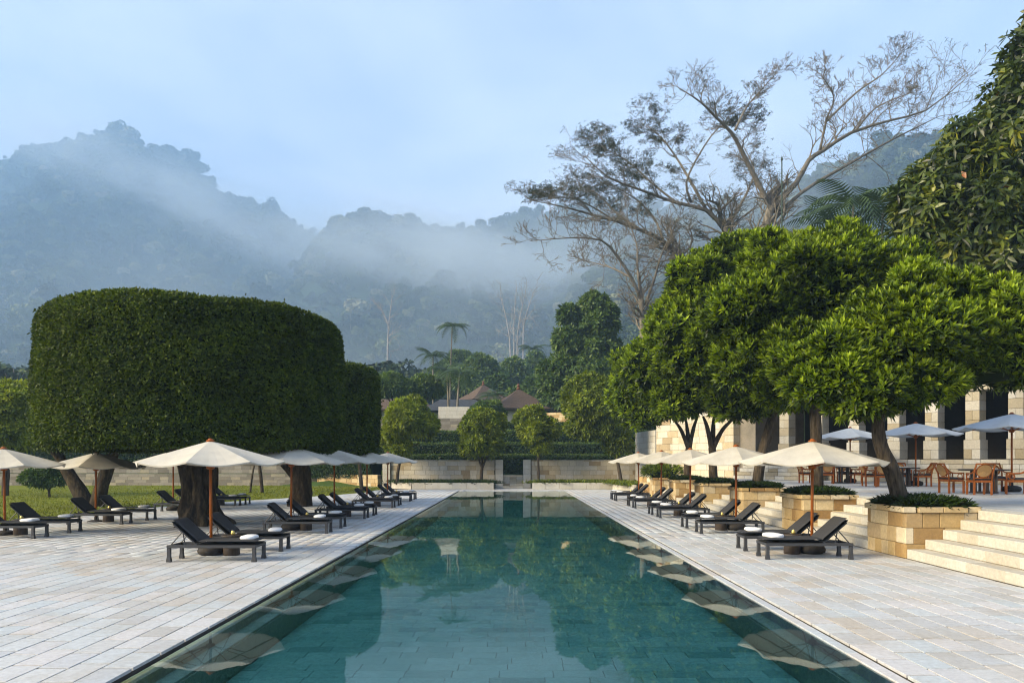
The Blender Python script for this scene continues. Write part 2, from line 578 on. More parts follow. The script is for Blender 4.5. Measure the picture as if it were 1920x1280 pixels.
def place_pieces(parent, name, items, mat, ch=0.008, limit=300, rest_name=None, jit=0.0):
    """items: (centre, size) in the parent's space. The largest in view become single parts, the rest one part."""
    pm = parent.matrix_basis
    if parent.parent is not None:
        pm = parent.parent.matrix_basis @ pm

    def big(it):
        c = pm @ Vector(it[0])
        d = max(c.y, 0.8)
        inside = abs(c.x / d) < 0.72
        s = sorted(it[1])
        return (s[2] * s[1] / (d * d)) * (1.0 if inside else 0.02)
    items = sorted(items, key=big, reverse=True)
    for c, s in items[:limit]:
        o = link(name, piece_mesh(s, ch, mat), None, parent, (c[0], c[1], c[2] + random.uniform(-jit, jit)))
        if jit:
            o.rotation_euler = (random.uniform(-1, 1) * jit * 0.8, random.uniform(-1, 1) * jit * 0.8, 0)
    if len(items) > limit:
        Vs, Fs, T = [], [], []
        n = 0
        for c, s in items[limit:]:
            a, b, h = s[0] / 2, s[1] / 2, s[2] / 2
            z = c[2] + random.uniform(-jit, jit)
            k = min(ch, a * .5, b * .5, h * .5)
            Vs += [(c[0] + i * a, c[1] + j * b, z - h) for i, j in ((-1, -1), (1, -1), (1, 1), (-1, 1))]
            Vs += [(c[0] + i * a, c[1] + j * b, z + h - k) for i, j in ((-1, -1), (1, -1), (1, 1), (-1, 1))]
            Vs += [(c[0] + i * (a - k), c[1] + j * (b - k), z + h) for i, j in ((-1, -1), (1, -1), (1, 1), (-1, 1))]
            for lv in (0, 4):
                for q in range(4):
                    q2 = (q + 1) % 4
                    Fs.append((n + lv + q, n + lv + q2, n + lv + 4 + q2, n + lv + 4 + q))
            Fs.append((n + 8, n + 9, n + 10, n + 11))
            T += [random.random()] * 12
            n += 12
        me = np_mesh(rest_name or 'far_pieces', Vs, Fs, T)
        o = link(rest_name or 'far_pieces', me, mat, parent)
        o['kind'] = 'stuff'


def rows_of(x0, x1, y0, y1, w, lmin, lmax, zt, th, gap=0.012, along='y', keep=None, end=1.0):
    """slabs laid in rows along y (or x) with broken joints"""
    out = []
    a0, a1, b0, b1 = (x0, x1, y0, y1) if along == 'y' else (y0, y1, x0, x1)
    n = max(1, round((a1 - a0) / w))
    w = (a1 - a0) / n
    for i in range(n):
        ca = a0 + (i + .5) * w
        p = b0 - random.uniform(0, lmax)
        while p < b1:
            L = round(random.uniform(lmin, lmax) / 0.04) * 0.04
            q0, q1 = max(p, b0), min(p + L, b1)
            if q1 - q0 > 0.06:
                cb = (q0 + q1) / 2
                c = (ca, cb, zt - th / 2) if along == 'y' else (cb, ca, zt - th / 2)
                s = (w - gap, q1 - q0 - gap * end, th) if along == 'y' else (q1 - q0 - gap * end, w - gap, th)
                if keep is None or keep(c[0], c[1]):
                    out.append((c, s))
            p += L
    return out


def wall_blocks(L, Hh, T, course, lmin, lmax, gap=0.010, z0=0.0, y=0.0, skip=None, proud=0.0):
    """blocks of a straight wall along local x from 0 to L"""
    out = []
    n = max(1, round(Hh / course))
    h = Hh / n
    for k in range(n):
        p = -random.uniform(0, lmax) if k % 2 else -random.uniform(0, 0.3)
        while p < L:
            l = round(random.uniform(lmin, lmax) / 0.05) * 0.05
            q0, q1 = max(p, 0), min(p + l, L)
            if q1 - q0 > 0.08:
                c = ((q0 + q1) / 2, y + (random.uniform(-proud, proud) if proud else 0), z0 + (k + .5) * h)
                if skip is None or not skip(c):
                    out.append((c, (q1 - q0 - gap, T, h - gap)))
            p += l
    return out


# ------------------------------------------------------------------ foliage
def leaves(P, N, nleaf, L, W, lo, hi, tone, droop=0.15, lvar=0.3, fold=0.25, up=0.0):
    """whorls of folded pointed leaves at points P facing N. Returns V, F, tone"""
    n = len(P)
    N = N / (np.linalg.norm(N, axis=1, keepdims=True) + 1e-9)
    ref = np.where(np.abs(N[:, 2:3]) < 0.9, np.array([[0, 0, 1.0]]), np.array([[1.0, 0, 0]]))
    U = np.cross(N, ref)
    U /= np.linalg.norm(U, axis=1, keepdims=True) + 1e-9
    W_ = np.cross(N, U)
    Vs, T = [], []
    ph0 = RNG.uniform(0, 2 * math.pi, n)
    for j in range(nleaf):
        a = ph0 + 2.39996 * j + RNG.uniform(-.3, .3, n)
        f = (j + .5) / nleaf
        th = np.radians(lo + (hi - lo) * f + RNG.uniform(-12, 12, n))
        rad = U * np.cos(a)[:, None] + W_ * np.sin(a)[:, None]
        D = N * np.cos(th)[:, None] + rad * np.sin(th)[:, None]
        sd = np.cross(D, N)
        sd /= np.linalg.norm(sd, axis=1, keepdims=True) + 1e-6
        nn = np.cross(sd, D)
        ll = L * (1 + RNG.uniform(-lvar, lvar, n))[:, None]
        ww = W * (1 + RNG.uniform(-lvar, lvar, n))[:, None] * .5
        dz = np.array([[0, 0, -1.0]]) * droop * ll
        base = P
        mid = P + D * ll * .55 + dz * .25
        tip = P + D * ll + dz
        Vs.append(np.stack([base, mid + sd * ww + nn * ww * fold, tip, mid - sd * ww + nn * ww * fold], 1))
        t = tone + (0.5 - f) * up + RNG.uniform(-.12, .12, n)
        T.append(np.repeat(np.clip(t, 0, 1)[:, None], 4, 1))
    V = np.concatenate(Vs, 0).reshape(-1, 3)
    T = np.concatenate(T, 0).ravel()
    m = len(V) // 4
    i = np.arange(m, dtype=np.int32)[:, None] * 4
    Fa = np.concatenate([i + np.array([[0, 1, 2]]), i + np.array([[0, 2, 3]])], 0)
    return V, Fa, T


def sphere_pts(n):
    v = RNG.normal(size=(n, 3))
    return v / np.linalg.norm(v, axis=1, keepdims=True)


def blob_points(blobs, dens, shell=(0.8, 1.0), bottom=-0.75, wob=0.16):
    """points on the outside of a union of ellipsoids (centre, radii)"""
    Ps, Ns = [], []
    for c, r in blobs:
        c = np.array(c, float)
        r = np.array(r, float)
        area = 4 * math.pi * (((r[0] * r[1]) ** 1.6 + (r[0] * r[2]) ** 1.6 + (r[1] * r[2]) ** 1.6) / 3) ** (1 / 1.6)
        n = int(area * dens)
        u = sphere_pts(n)
        u = u[u[:, 2] > bottom]
        bumpy = 1 + wob * vnoise(u * r / 0.9 + c * 0.37, 1.0)
        k = RNG.uniform(shell[0], shell[1], len(u)) * bumpy
        Ps.append(c + u * r * k[:, None])
        Ns.append(u / r)
    P = np.concatenate(Ps)
    N = np.concatenate(Ns)
    N /= np.linalg.norm(N, axis=1, keepdims=True)
    keep = np.ones(len(P), bool)
    for c, r in blobs:
        q = np.linalg.norm((P - np.array(c)) / np.array(r), axis=1)
        keep &= q > shell[0] * 0.93
    return P[keep], N[keep]


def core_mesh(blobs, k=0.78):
    """added dark solid inside the crown: stops light passing and paints its inner shade"""
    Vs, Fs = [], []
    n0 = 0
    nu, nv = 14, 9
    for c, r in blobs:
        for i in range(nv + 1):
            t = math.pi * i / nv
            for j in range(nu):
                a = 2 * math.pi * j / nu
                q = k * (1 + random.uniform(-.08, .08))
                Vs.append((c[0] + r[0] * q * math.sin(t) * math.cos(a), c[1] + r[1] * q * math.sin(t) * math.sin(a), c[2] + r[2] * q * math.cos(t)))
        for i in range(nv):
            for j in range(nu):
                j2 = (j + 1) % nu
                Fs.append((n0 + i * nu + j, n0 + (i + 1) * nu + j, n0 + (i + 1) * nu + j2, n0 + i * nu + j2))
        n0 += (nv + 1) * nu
    return np_mesh('shade_core', Vs, Fs)


def bez(pts, n=10):
    """smooth curve through points"""
    P = [Vector(p) for p in pts]
    if len(P) == 2:
        return [P[0].lerp(P[1], i / n) for i in range(n + 1)]
    out = []
    for i in range(len(P) - 1):
        p0, p1, p2, p3 = P[max(i - 1, 0)], P[i], P[i + 1], P[min(i + 2, len(P) - 1)]
        m = max(2, n // (len(P) - 1))
        for k in range(m):
            t = k / m
            out.append(0.5 * ((2 * p1) + (p2 - p0) * t + (2 * p0 - 5 * p1 + 4 * p2 - p3) * t * t + (3 * p1 - p0 - 3 * p2 + p3) * t ** 3))
    out.append(P[-1])
    return out


def taper(a, b, n):
    return [a + (b - a) * i / (n - 1) for i in range(n)]


def rough_tube(mb, pts, rad, n=10, amp=0.15, fs=3.0, seed=0.0):
    """trunk with an uneven, fluted skin"""
    k0 = len(mb.v)
    mb.tube(pts, rad, n)
    P = [Vector(p) for p in pts]
    for i in range(len(pts)):
        for j in range(n):
            idx = k0 + i * n + j
            v = Vector(mb.v[idx])
            d = v - P[i]
            q = mnoise.noise((d.x / (d.length + 1e-6) * 1.6 + seed, d.y / (d.length + 1e-6) * 1.6 - seed, P[i].z * fs * .25))
            q2 = mnoise.noise((v.x * fs + seed, v.y * fs, v.z * fs))
            mb.v[idx] = tuple(P[i] + d * (1 + amp * (1.5 * q + q2)))


def blob_tree(name, label, base, trunk_paths, blobs, mat, dens, nleaf, L, W, lo=15, hi=100, cat='tree', group=None, bark='bark', upbias=0.5,
              shell=(0.82, 1.05), droop=0.15, core=0.78, tone_mid=0.45, tvar=0.22, up=0.35, bottom=-0.8, fold=0.25, lobes=5, odd=0.0):
    """a tree with trunk and crown; all coordinates are world coordinates"""
    t = thing(name, base, 0, label, cat, group)
    b0 = Vector(base)
    mb = MB()
    for i, (pts, ra, rb) in enumerate(trunk_paths):
        c = [p - b0 for p in bez(pts, 12)]
        rough_tube(mb, c, taper(ra, rb, len(c)), 9, 0.14, 2.5, i * 3.1)
    mb.build('trunk', M[bark], t, smooth=True)
    bl = []
    for c, r in blobs:
        c, r = np.array(c) - np.array(base), np.array(r)
        bl.append((c, r * (.90 if lobes else 1)))
        for _ in range(lobes):      # uneven lobes break the outline
            u = RNG.normal(size=3)
            u[2] = abs(u[2]) * .9 - .35
            u /= np.linalg.norm(u)
            k = RNG.uniform(.26, .44)
            bl.append((c + u * r * (1.02 - k * .62), np.array([k, k, k * .85]) * r.mean()))
    P, N = blob_points(bl, dens, shell, bottom)
    N = N + np.array([[0, 0, upbias]]) + RNG.normal(scale=.25, size=N.shape)
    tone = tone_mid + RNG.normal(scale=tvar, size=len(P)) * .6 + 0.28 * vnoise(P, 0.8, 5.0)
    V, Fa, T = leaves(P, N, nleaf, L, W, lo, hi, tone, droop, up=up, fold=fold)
    if odd:
        q = np.repeat(RNG.uniform(0, 1, len(T) // 4) < odd, 4)
        T = np.where(q, 1.0, np.minimum(T, .95))
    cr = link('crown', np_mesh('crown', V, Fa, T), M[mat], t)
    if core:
        link('shade_core', core_mesh(bl, core), M['crowncore'], cr)
    return t


def pb(px, py, d, rx, rz, ry=None):
    """crown lobe from a photo position"""
    return (tuple(at(px, py, d)), (rx, ry or rx, rz))


# =================================================================== SETTING
POOL_Y0, POOL_Y1 = 3.0, 51.9
WX, LIPX, SLOTX = 3.50, 3.63, 3.675      # water edge, lip outer edge, deck edge

# ground: one sheet to the horizon, open where the pool is
g = MB()
G = 3000.0
for x0, x1, y0, y1 in ((-G, -SLOTX - .02, -G, G), (SLOTX + .02, G, -G, G), (-SLOTX - .02, SLOTX + .02, -G, POOL_Y0 - .1), (-SLOTX - .02, SLOTX + .02, POOL_Y1 + .1, G)):
    g.add([(x0, y0, -.09), (x1, y0, -.09), (x1, y1, -.09), (x0, y1, -.09)], [(0, 1, 2, 3)])
tag(g.build('ground', M['earth']), 'brown earth under and around the garden', 'ground', kind='structure')

# pool basin
basin = thing('pool_basin', (0, 27, 0), 0, 'long pool basin lined with green stone tiles', 'pool', kind='structure')
b = MB()
b.box((0, 0.45, -.64), (2 * SLOTX + .6, POOL_Y1 - POOL_Y0 + 1.0, .1))
for s in (-1, 1):
    b.box((s * (SLOTX + .14), 0.45, -.52), (.24, POOL_Y1 - POOL_Y0 + .2, .82))      # outer side of the slot
    b.box((s * 3.43, 0.45, -.40), (.28, POOL_Y1 - POOL_Y0, .42))                     # ledge
b.box((0, POOL_Y1 - 27 + .12, -.50), (2 * SLOTX, .24, .90))
b.box((0, POOL_Y0 - 27 - .12, -.50), (2 * SLOTX, .24, .90))
b.build('basin_wall', M['ledge'], basin)
tiles = rows_of(-3.28, 3.28, POOL_Y0 - 27 + .02, POOL_Y1 - 27 - .02, 0.30, 0.5, 0.7, -0.52, 0.06, 0.008, along='x')
# tile rows run across the pool
place_pieces(basin, 'floor_tile', tiles, M['tile'], 0.004, 300, 'far_floor_tile', 0.0006)
ld = []
for s in (-1, 1):
    for c, sz in rows_of(3.30, 3.56, POOL_Y0 - 27, POOL_Y1 - 27, 0.26, 0.5, 0.7, -.16, 0.04, 0.008):
        ld.append(((s * c[0], c[1], c[2]), sz))
place_pieces(basin, 'ledge_tile', ld, M['ledge'], 0.004, 200, 'far_ledge_tile')
lip = []
for s, z, cm in ((-1, -.050, 'coping'), (1, -.012, 'slab')):
    lip = []
    for c, sz in rows_of(WX, LIPX, POOL_Y0 - 27, POOL_Y1 - 27, LIPX - WX, 0.9, 1.3, z, 0.24, 0.006):
        lip.append(((s * c[0], c[1], c[2]), sz))
    place_pieces(basin, 'coping_stone', lip, M[cm], 0.004, 60, 'far_coping_stone')

# water
m, nt, pbs = nodes_of('pool_water')
nt.nodes.remove(pbs)
out = nt.nodes['Material Output']
fr = nt.nodes.new('ShaderNodeFresnel')
fr.inputs['IOR'].default_value = 1.33
tr = nt.nodes.new('ShaderNodeBsdfTransparent')
tr.inputs['Color'].default_value = (0.80, 0.95, 0.95, 1)
gl = nt.nodes.new('ShaderNodeBsdfGlossy')
gl.inputs['Roughness'].default_value = 0.012
gl.inputs['Color'].default_value = (0.92, 0.97, 0.96, 1)
wnz = noise_node(nt, 1.6, 3, 0.5, 'pos', (1.0, 0.35, 1.0))
bp = nt.nodes.new('ShaderNodeBump')
bp.inputs['Strength'].default_value = 0.05
bp.inputs['Distance'].default_value = 0.035
nt.links.new(wnz.outputs['Fac'], bp.inputs['Height'])
nt.links.new(bp.outputs['Normal'], gl.inputs['Normal'])
ms = nt.nodes.new('ShaderNodeMixShader')
nt.links.new(fr.outputs[0], ms.inputs['Fac'])
nt.links.new(tr.outputs[0], ms.inputs[1])
nt.links.new(gl.outputs[0], ms.inputs[2])
nt.links.new(ms.outputs[0], out.inputs['Surface'])
va = nt.nodes.new('ShaderNodeVolumeAbsorption')
va.inputs['Color'].default_value = (0.10, 0.78, 0.68, 1)
va.inputs['Density'].default_value = 0.29
nt.links.new(va.outputs[0], out.inputs['Volume'])
M['water'] = m
wb = MB().box((0, (POOL_Y0 + POOL_Y1) / 2, -.43), (2 * 3.60, POOL_Y1 - POOL_Y0 + .04, .86))
wb.v = [(x, y, z if z < -.4 else -.030) for x, y, z in wb.v]
tag(wb.build('pool_water', M['water']), 'still teal swimming pool water between the two rows of loungers', 'water', kind='structure')

# decks
DECK_EDGE = [(-15.6, 0.0), (-15.6, 33.0), (-14.6, 37.0), (-12.6, 41.0), (-10.6, 45.0), (-9.4, 49.5), (-9.2, 54.0)]


def edge_x(y):
    for (xa, ya), (xb, yb) in zip(DECK_EDGE, DECK_EDGE[1:]):
        if ya <= y <= yb:
            return xa + (xb - xa) * (y - ya) / (yb - ya)
    return DECK_EDGE[0][0] if y < 0 else DECK_EDGE[-1][0]


lslabs = rows_of(-16.4, -SLOTX, 4.0, 54.6, 0.31, 0.5, 0.68, 0.0, 0.06, 0.018, keep=lambda x, y: x > edge_x(y) - .35, end=1.9)
rslabs = rows_of(SLOTX, 8.06, 4.0, 54.6, 0.31, 0.5, 0.68, 0.0, 0.06, 0.018, end=1.9)
fslabs = rows_of(-SLOTX, SLOTX, POOL_Y1 + .06, 57.3, 0.40, 0.5, 0.9, 0.0, 0.06, 0.020, along='x')
for nm, lb, slabs, (x0, x1, y0, y1), lim in (
        ('left_pool_deck', 'pale stone paving left of the pool', lslabs, (-16.5, -SLOTX - .005, 1, 57.6), 300),
        ('right_pool_deck', 'pale stone paving right of the pool', rslabs, (SLOTX + .005, 9.4, 1, 57.6), 300),
        ('far_pool_deck', 'pale stone paving across the far end of the pool', fslabs, (-SLOTX - .005, SLOTX + .005, POOL_Y1 + .07, 57.6), 120)):
    dk = thing(nm, (0, 0, 0), 0, lb, 'paving', kind='structure')
    MB().box(((x0 + x1) / 2, (y0 + y1) / 2, -.0525), (x1 - x0, y1 - y0, .045)).build('bedding_sand', M['joint'], dk)
    place_pieces(dk, 'paving_slab', slabs, M['slab'], 0.002, lim, 'far_paving_slab', 0.0015)

# lawn left of the deck: its turf stands a little above the slabs
b = MB()
ys = [0, 8, 16, 24, 29, 33, 35, 37, 39, 41, 43, 45, 47, 49.5, 52, 54, 58, 63]
vs = []
for y in ys:
    xe = edge_x(min(y, 54)) if y <= 54 else -9.2
    for k in range(8):
        t = (k / 7) ** 1.6
        vs.append((xe + (-60 - xe) * t, y, (0.0 if k == 0 else 0.025 + 0.03 * mnoise.noise((k * .9, y * .2, 0)))))
b.add(vs, [(i * 8 + k, (i + 1) * 8 + k, (i + 1) * 8 + k + 1, i * 8 + k + 1) for i in range(len(ys) - 1) for k in range(7)])
tag(b.build('lawn', M['grass'], smooth=True), 'mown green lawn left of the paving behind the loungers', 'lawn', kind='structure')
n = 42000
gy = RNG.uniform(18, 62, n)
gx = np.array([edge_x(min(y, 54)) for y in gy]) - RNG.uniform(0, 1, n) ** 1.4 * 24
P = np.stack([gx, gy, np.full(n, .02)], 1)
N = np.tile([[0, 0, 1.0]], (n, 1)) + RNG.normal(scale=.3, size=(n, 3))
V, Fa, T = leaves(P, N, 1, .085, .03, 5, 30, RNG.uniform(.1, .9, n), 0.0)
tag(link('lawn_grass', np_mesh('lawn_grass', V, Fa, T), M['lawnblade']), 'short green grass blades of the lawn', 'grass', kind='stuff')

# terrace and steps on the right
TZ = 0.995
STEPX = [8.07, 8.44, 8.80, 9.16, 9.52]
RISE = TZ / 5
PLY = [15.85 + 5.6 * k for k in range(6)]
PLD = 1.72
st = thing('terrace_steps', (0, 0, 0), 0, 'cream stone steps between the planters up to the dining terrace', 'steps', kind='structure')
spans = [(6.0, PLY[0] - .004)] + [(PLY[k] + PLD + .004, PLY[k + 1] - .004) for k in range(5)]
b = MB()
items = []
for y0, y1 in spans:
    for k in range(5):
        xb = STEPX[k + 1] + .25 if k < 4 else STEPX[4] + .55
        b.box(((STEPX[k] + .02 + xb) / 2, (y0 + y1) / 2, (k + .5) * RISE - .02), (xb - STEPX[k] - .02, y1 - y0 - .01, RISE - .03))
        p = y0
        while p < y1 - .02:
            l = min(round(random.uniform(.55, 1.15) / .05) * .05, y1 - p)
            if y1 - (p + l) < .25:
                l = y1 - p
            items.append((((STEPX[k] + xb) / 2, p + l / 2, (k + .5) * RISE), (xb - STEPX[k], l - .008, RISE - .006)))
            p += l
b.build('step_core', M['core'], st)
place_pieces(st, 'step_stone', items, M['cream'], 0.010, 300, 'far_step_stone', 0.001)

tf = thing('dining_terrace', (0, 0, 0), 0, 'raised grey stone dining terrace on the right', 'terrace', kind='structure')
b = MB()
b.box((24.5, 30, TZ / 2 - .03), (29.1, 56, TZ - .06))
b.build('terrace_base', M['core'], tf)
items = rows_of(10.04, 30, 6, 52, 0.45, 0.6, 1.0, TZ - .002, .05, .012)
place_pieces(tf, 'paving_slab', items, M['slab'], 0.005, 300, 'far_paving_slab', 0.001)

# terraced garden slope behind the far wall
GS = [(57.4, -.05), (59, .2), (62, 1.2), (66, 2.0), (70, 3.0), (76, 4.5), (84, 6.2), (95, 7.4), (115, 9.5), (160, 12.0), (230, 15.0), (340, 17)]


def slope_z(y):
    for (ya, za), (yb, zb) in zip(GS, GS[1:]):
        if ya <= y <= yb:
            return za + (zb - za) * (y - ya) / (yb - ya)
    return GS[0][1] if y < GS[0][0] else GS[-1][1]


b = MB()
xs = [-260, -160, -110, -70, -45, -30, -20, -12, -6, 0, 6, 12, 20, 30, 45, 70, 110, 160, 260]
ys = [58.0, 60, 62, 64, 66, 68, 70, 73, 76, 80, 84, 90, 95, 105, 115, 135, 160, 200, 230, 280, 340]


def side(x):
    # left of the pool the ground behind the lawn rises later
    return 1.0


vs = []
for y in ys:
    for x in xs:
        yy = y if x > -10 else y - min(6, (-10 - x) * .5)
        z = slope_z(max(yy, 57.4)) - .15 + .25 * mnoise.noise((x * .1, y * .1, 3))
        vs.append((x, y, z if y > 58 else -.12))
nx = len(xs)
b.add(vs, [(i * nx + k, i * nx + k + 1, (i + 1) * nx + k + 1, (i + 1) * nx + k) for i in range(len(ys) - 1) for k in range(nx - 1)])
tag(b.build('garden_slope', M['slope'], smooth=True), 'green garden slope rising behind the far wall', 'slope', kind='structure')

# ------------------------------------------------------------------ mountains
def lerp_tab(tab, u):
    for (a, va), (b_, vb) in zip(tab, tab[1:]):
        if a <= u <= b_:
            return va + (vb - va) * (u - a) / (b_ - a)
    return tab[0][1] if u < tab[0][0] else tab[-1][1]


RIDGE_L = [(-900, 420), (-500, 380), (-200, 330), (0, 300), (60, 292), (100, 282), (160, 268), (200, 258), (240, 264), (262, 288), (300, 298), (350, 303), (382, 328), (405, 362), (430, 378),
           (470, 392), (520, 400), (548, 424), (575, 442), (610, 452), (660, 490), (740, 540), (860, 600), (1000, 680)]
RIDGE_M = [(480, 640), (560, 520), (600, 462), (622, 446), (640, 428), (660, 413), (690, 408), (740, 413), (760, 408), (800, 424), (840, 428), (880, 422), (920, 417), (960, 404),
           (1000, 402), (1060, 402), (1150, 400), (1250, 398), (1400, 410), (1600, 430), (1900, 460)]
RIDGE_R = [(1000, 640), (1080, 560), (1160, 480), (1240, 440), (1320, 410), (1400, 375), (1480, 345), (1560, 312), (1640, 285), (1720, 272), (1800, 275), (1920, 285), (2200, 300), (2700, 330)]
FOREST = []


def hill(name, label, tab, d_foot, d_ridge, u0, u1, nu=90, nt_=26, spacing=8.0, tree=(5.5, 8.5), rough=0.05):
    vs, fs = [], []
    back = 8

    def surf(u, t):
        # t 0..1 from the foot to the ridge, beyond 1 down the far side
        d = d_foot + (d_ridge - d_foot) * t
        zr = CAMZ + (HZP - lerp_tab(tab, u)) * d_ridge / F_PX
        z0 = 12.0
        s = t ** 1.15 if t <= 1 else max(0.0, 1 - (t - 1) * 1.6)
        d_ = d * (1 + .05 * mnoise.noise((u * .006, t * 2, d_ridge * .01)))
        X = (u - CXP) * d_ / F_PX
        z = z0 + max(zr - z0, 0) * s
        env = math.sin(min(t, 1) * math.pi) if t <= 1 else .3
        z += (zr * rough * 2.2) * env * (mnoise.noise((X * .006, d_ * .006, 1.7)) + .5 * mnoise.noise((X * .017, d_ * .017, 4.2)))
        return (X, d_, z)
    for i in range(nt_ + back + 1):
        t = i / nt_
        for j in range(nu + 1):
            vs.append(surf(u0 + (u1 - u0) * j / nu, t))
    w = nu + 1
    for i in range(nt_ + back):
        for j in range(nu):
            fs.append((i * w + j, i * w + j + 1, (i + 1) * w + j + 1, (i + 1) * w + j))
    me = np_mesh(name, vs, fs, smooth=True)
    o = tag(link(name, me, M['hill']), label, 'hill', kind='structure')
    # tree places on the visible side and along the ridge
    A = np.array(vs).reshape(nt_ + back + 1, w, 3)
    for i in range(nt_ + 1):
        for j in range(nu):
            p, q, r = A[i, j], A[i, j + 1], A[i + 1, j]
            ar = np.linalg.norm(np.cross(q - p, r - p))
            k = RNG.poisson(ar / (spacing * spacing) * (1.25 if i >= nt_ - 1 else 1))
            for _ in range(k):
                a_, b_ = RNG.uniform(0, 1, 2)
                c = p + (q - p) * a_ + (r - p) * b_
                FOREST.append((c[0], c[1], c[2] - 1.0, RNG.uniform(*tree) * ((1.7 if RNG.uniform() < .05 else RNG.uniform(.6, 1.25)) if i >= nt_ - 1 else (1.7 if RNG.uniform() < .05 else 1))))
    return o


hill('left_mountain', 'misty forested mountain peak on the left', RIDGE_L, 330, 900, -420, 900, 110, 30, 9.5, (3.5, 7.0))
hill('middle_ridge', 'misty forested ridge beyond the valley', RIDGE_M, 300, 640, 500, 1500, 90, 24, 7.5, (2.8, 5.2))
hill('right_hill', 'forested hillside behind the bare trees on the right', RIDGE_R, 190, 420, 1060, 2350, 90, 24, 6.5, (2.6, 4.6))
# woods at the foot of the mountains
for _ in range(1500):
    d = RNG.uniform(190, 360)
    u = RNG.uniform(-250, 2200)
    FOREST.append((ax(u, d), d, slope_z(d) - .5, RNG.uniform(4.0, 7.5)))
for _ in range(90):
    d = RNG.uniform(125, 185)
    u = RNG.uniform(-150, 720)
    FOREST.append((ax(u, d), d, slope_z(d) - .5, RNG.uniform(3.0, 5.0)))


for _ in range(170):
    d = RNG.uniform(71, 120)
    u = RNG.uniform(-250, 640)
    FOREST.append((ax(u, d), d, slope_z(d) - .5, RNG.uniform(1.6, 3.0)))


def forest_variant(i):
    rng = np.random.default_rng(50 + i)
    tall = (1.0, 1.35, 0.75, 1.15, 1.6)[i]
    nb = (5, 6, 6, 7, 3)[i]
    bl = []
    for k in range(nb):
        a = rng.uniform(0, 2 * math.pi)
        q = rng.uniform(0, .6)
        bl.append((np.array([q * math.cos(a), q * math.sin(a), tall * rng.uniform(.75, 1.45)]), np.array([rng.uniform(.34, .6)] * 2 + [rng.uniform(.26, .42)])))
    P, N = blob_points(bl, 36, (.75, 1.05), -.7)
    N = N + np.array([[0, 0, .35]])
    V, Fa, T = leaves(P, N, 2, .26, .20, 40, 95, np.full(len(P), .5), .1)
    mb = MB()
    mb.tube([(0, 0, -.2), (.03, .02, tall * .7), (0, 0, tall * 1.1)], [.05, .035, .02], 5)
    for k in range(3):
        a = rng.uniform(0, 6.28)
        mb.tube([(0, 0, tall * .55), (.35 * math.cos(a), .35 * math.sin(a), tall * 1.0)], [.025, .012], 4)
    n0 = len(V)
    tv = np.array(mb.v)
    tf_ = []
    for f in mb.f:
        for q in range(1, len(f) - 1):
            tf_.append((f[0] + n0, f[q] + n0, f[q + 1] + n0))
    me = np_mesh('forest_tree', np.concatenate([V, tv]), np.concatenate([Fa, np.array(tf_)]))
    me.materials.append(M['forest'])
    me.materials.append(M['palebark'])
    mi = np.zeros(len(me.polygons), np.int32)
    mi[len(Fa):] = 1
    me.polygons.foreach_set('material_index', mi)
    return me


def scatter(name, label, pts, variants):
    """one object: a wood of instanced trees on given points"""
    pts = np.array(pts)
    me = bpy.data.meshes.new(name)
    me.vertices.add(len(pts))
    me.vertices.foreach_set('co', pts[:, :3].astype(np.float32).ravel())
    sc = me.attributes.new('size', 'FLOAT', 'POINT')
    sc.data.foreach_set('value', pts[:, 3].astype(np.float32))
    ro = me.attributes.new('turn', 'FLOAT_VECTOR', 'POINT')
    rv = np.zeros((len(pts), 3), np.float32)
    rv[:, 2] = RNG.uniform(0, 6.28, len(pts))
    rv[:, 0] = RNG.normal(scale=.05, size=len(pts))
    ro.data.foreach_set('vector', rv.ravel())
    o = link(name, me)
    tag(o, label, 'forest', kind='stuff')
    ng = bpy.data.node_groups.new(name + '_nodes', 'GeometryNodeTree')
    ng.interface.new_socket('Geometry', in_out='INPUT', socket_type='NodeSocketGeometry')
    ng.interface.new_socket('Geometry', in_out='OUTPUT', socket_type='NodeSocketGeometry')
    gi = ng.nodes.new('NodeGroupInput')
    go = ng.nodes.new('NodeGroupOutput')
    jn = ng.nodes.new('GeometryNodeJoinGeometry')
    na = ng.nodes.new('GeometryNodeInputNamedAttribute')
    na.data_type = 'FLOAT'
    na.inputs['Name'].default_value = 'size'
    nr = ng.nodes.new('GeometryNodeInputNamedAttribute')
    nr.data_type = 'FLOAT_VECTOR'
    nr.inputs['Name'].default_value = 'turn'
    ix = ng.nodes.new('GeometryNodeInputIndex')
    for i, v in enumerate(variants):
        md = ng.nodes.new('FunctionNodeIntegerMath')
        md.operation = 'MODULO'
        md.inputs[1].default_value = len(variants)
        ng.links.new(ix.outputs[0], md.inputs[0])
        cp = ng.nodes.new('FunctionNodeCompare')
        cp.data_type = 'INT'
        cp.operation = 'EQUAL'
        cp.inputs[3].default_value = i
        ng.links.new(md.outputs[0], cp.inputs[2])
        oi = ng.nodes.new('GeometryNodeObjectInfo')
        oi.inputs['Object'].default_value = v
        oi.inputs['As Instance'].default_value = True
        ip = ng.nodes.new('GeometryNodeInstanceOnPoints')
        ng.links.new(gi.outputs[0], ip.inputs['Points'])
        ng.links.new(cp.outputs[0], ip.inputs['Selection'])
        ng.links.new(oi.outputs['Geometry'], ip.inputs['Instance'])
        ng.links.new(na.outputs['Attribute'], ip.inputs['Scale'])
        ng.links.new(nr.outputs['Attribute'], ip.inputs['Rotation'])
        ng.links.new(ip.outputs[0], jn.inputs[0])
    ng.links.new(jn.outputs[0], go.inputs[0])
    o.modifiers.new('scatter', 'NODES').node_group = ng
    return o


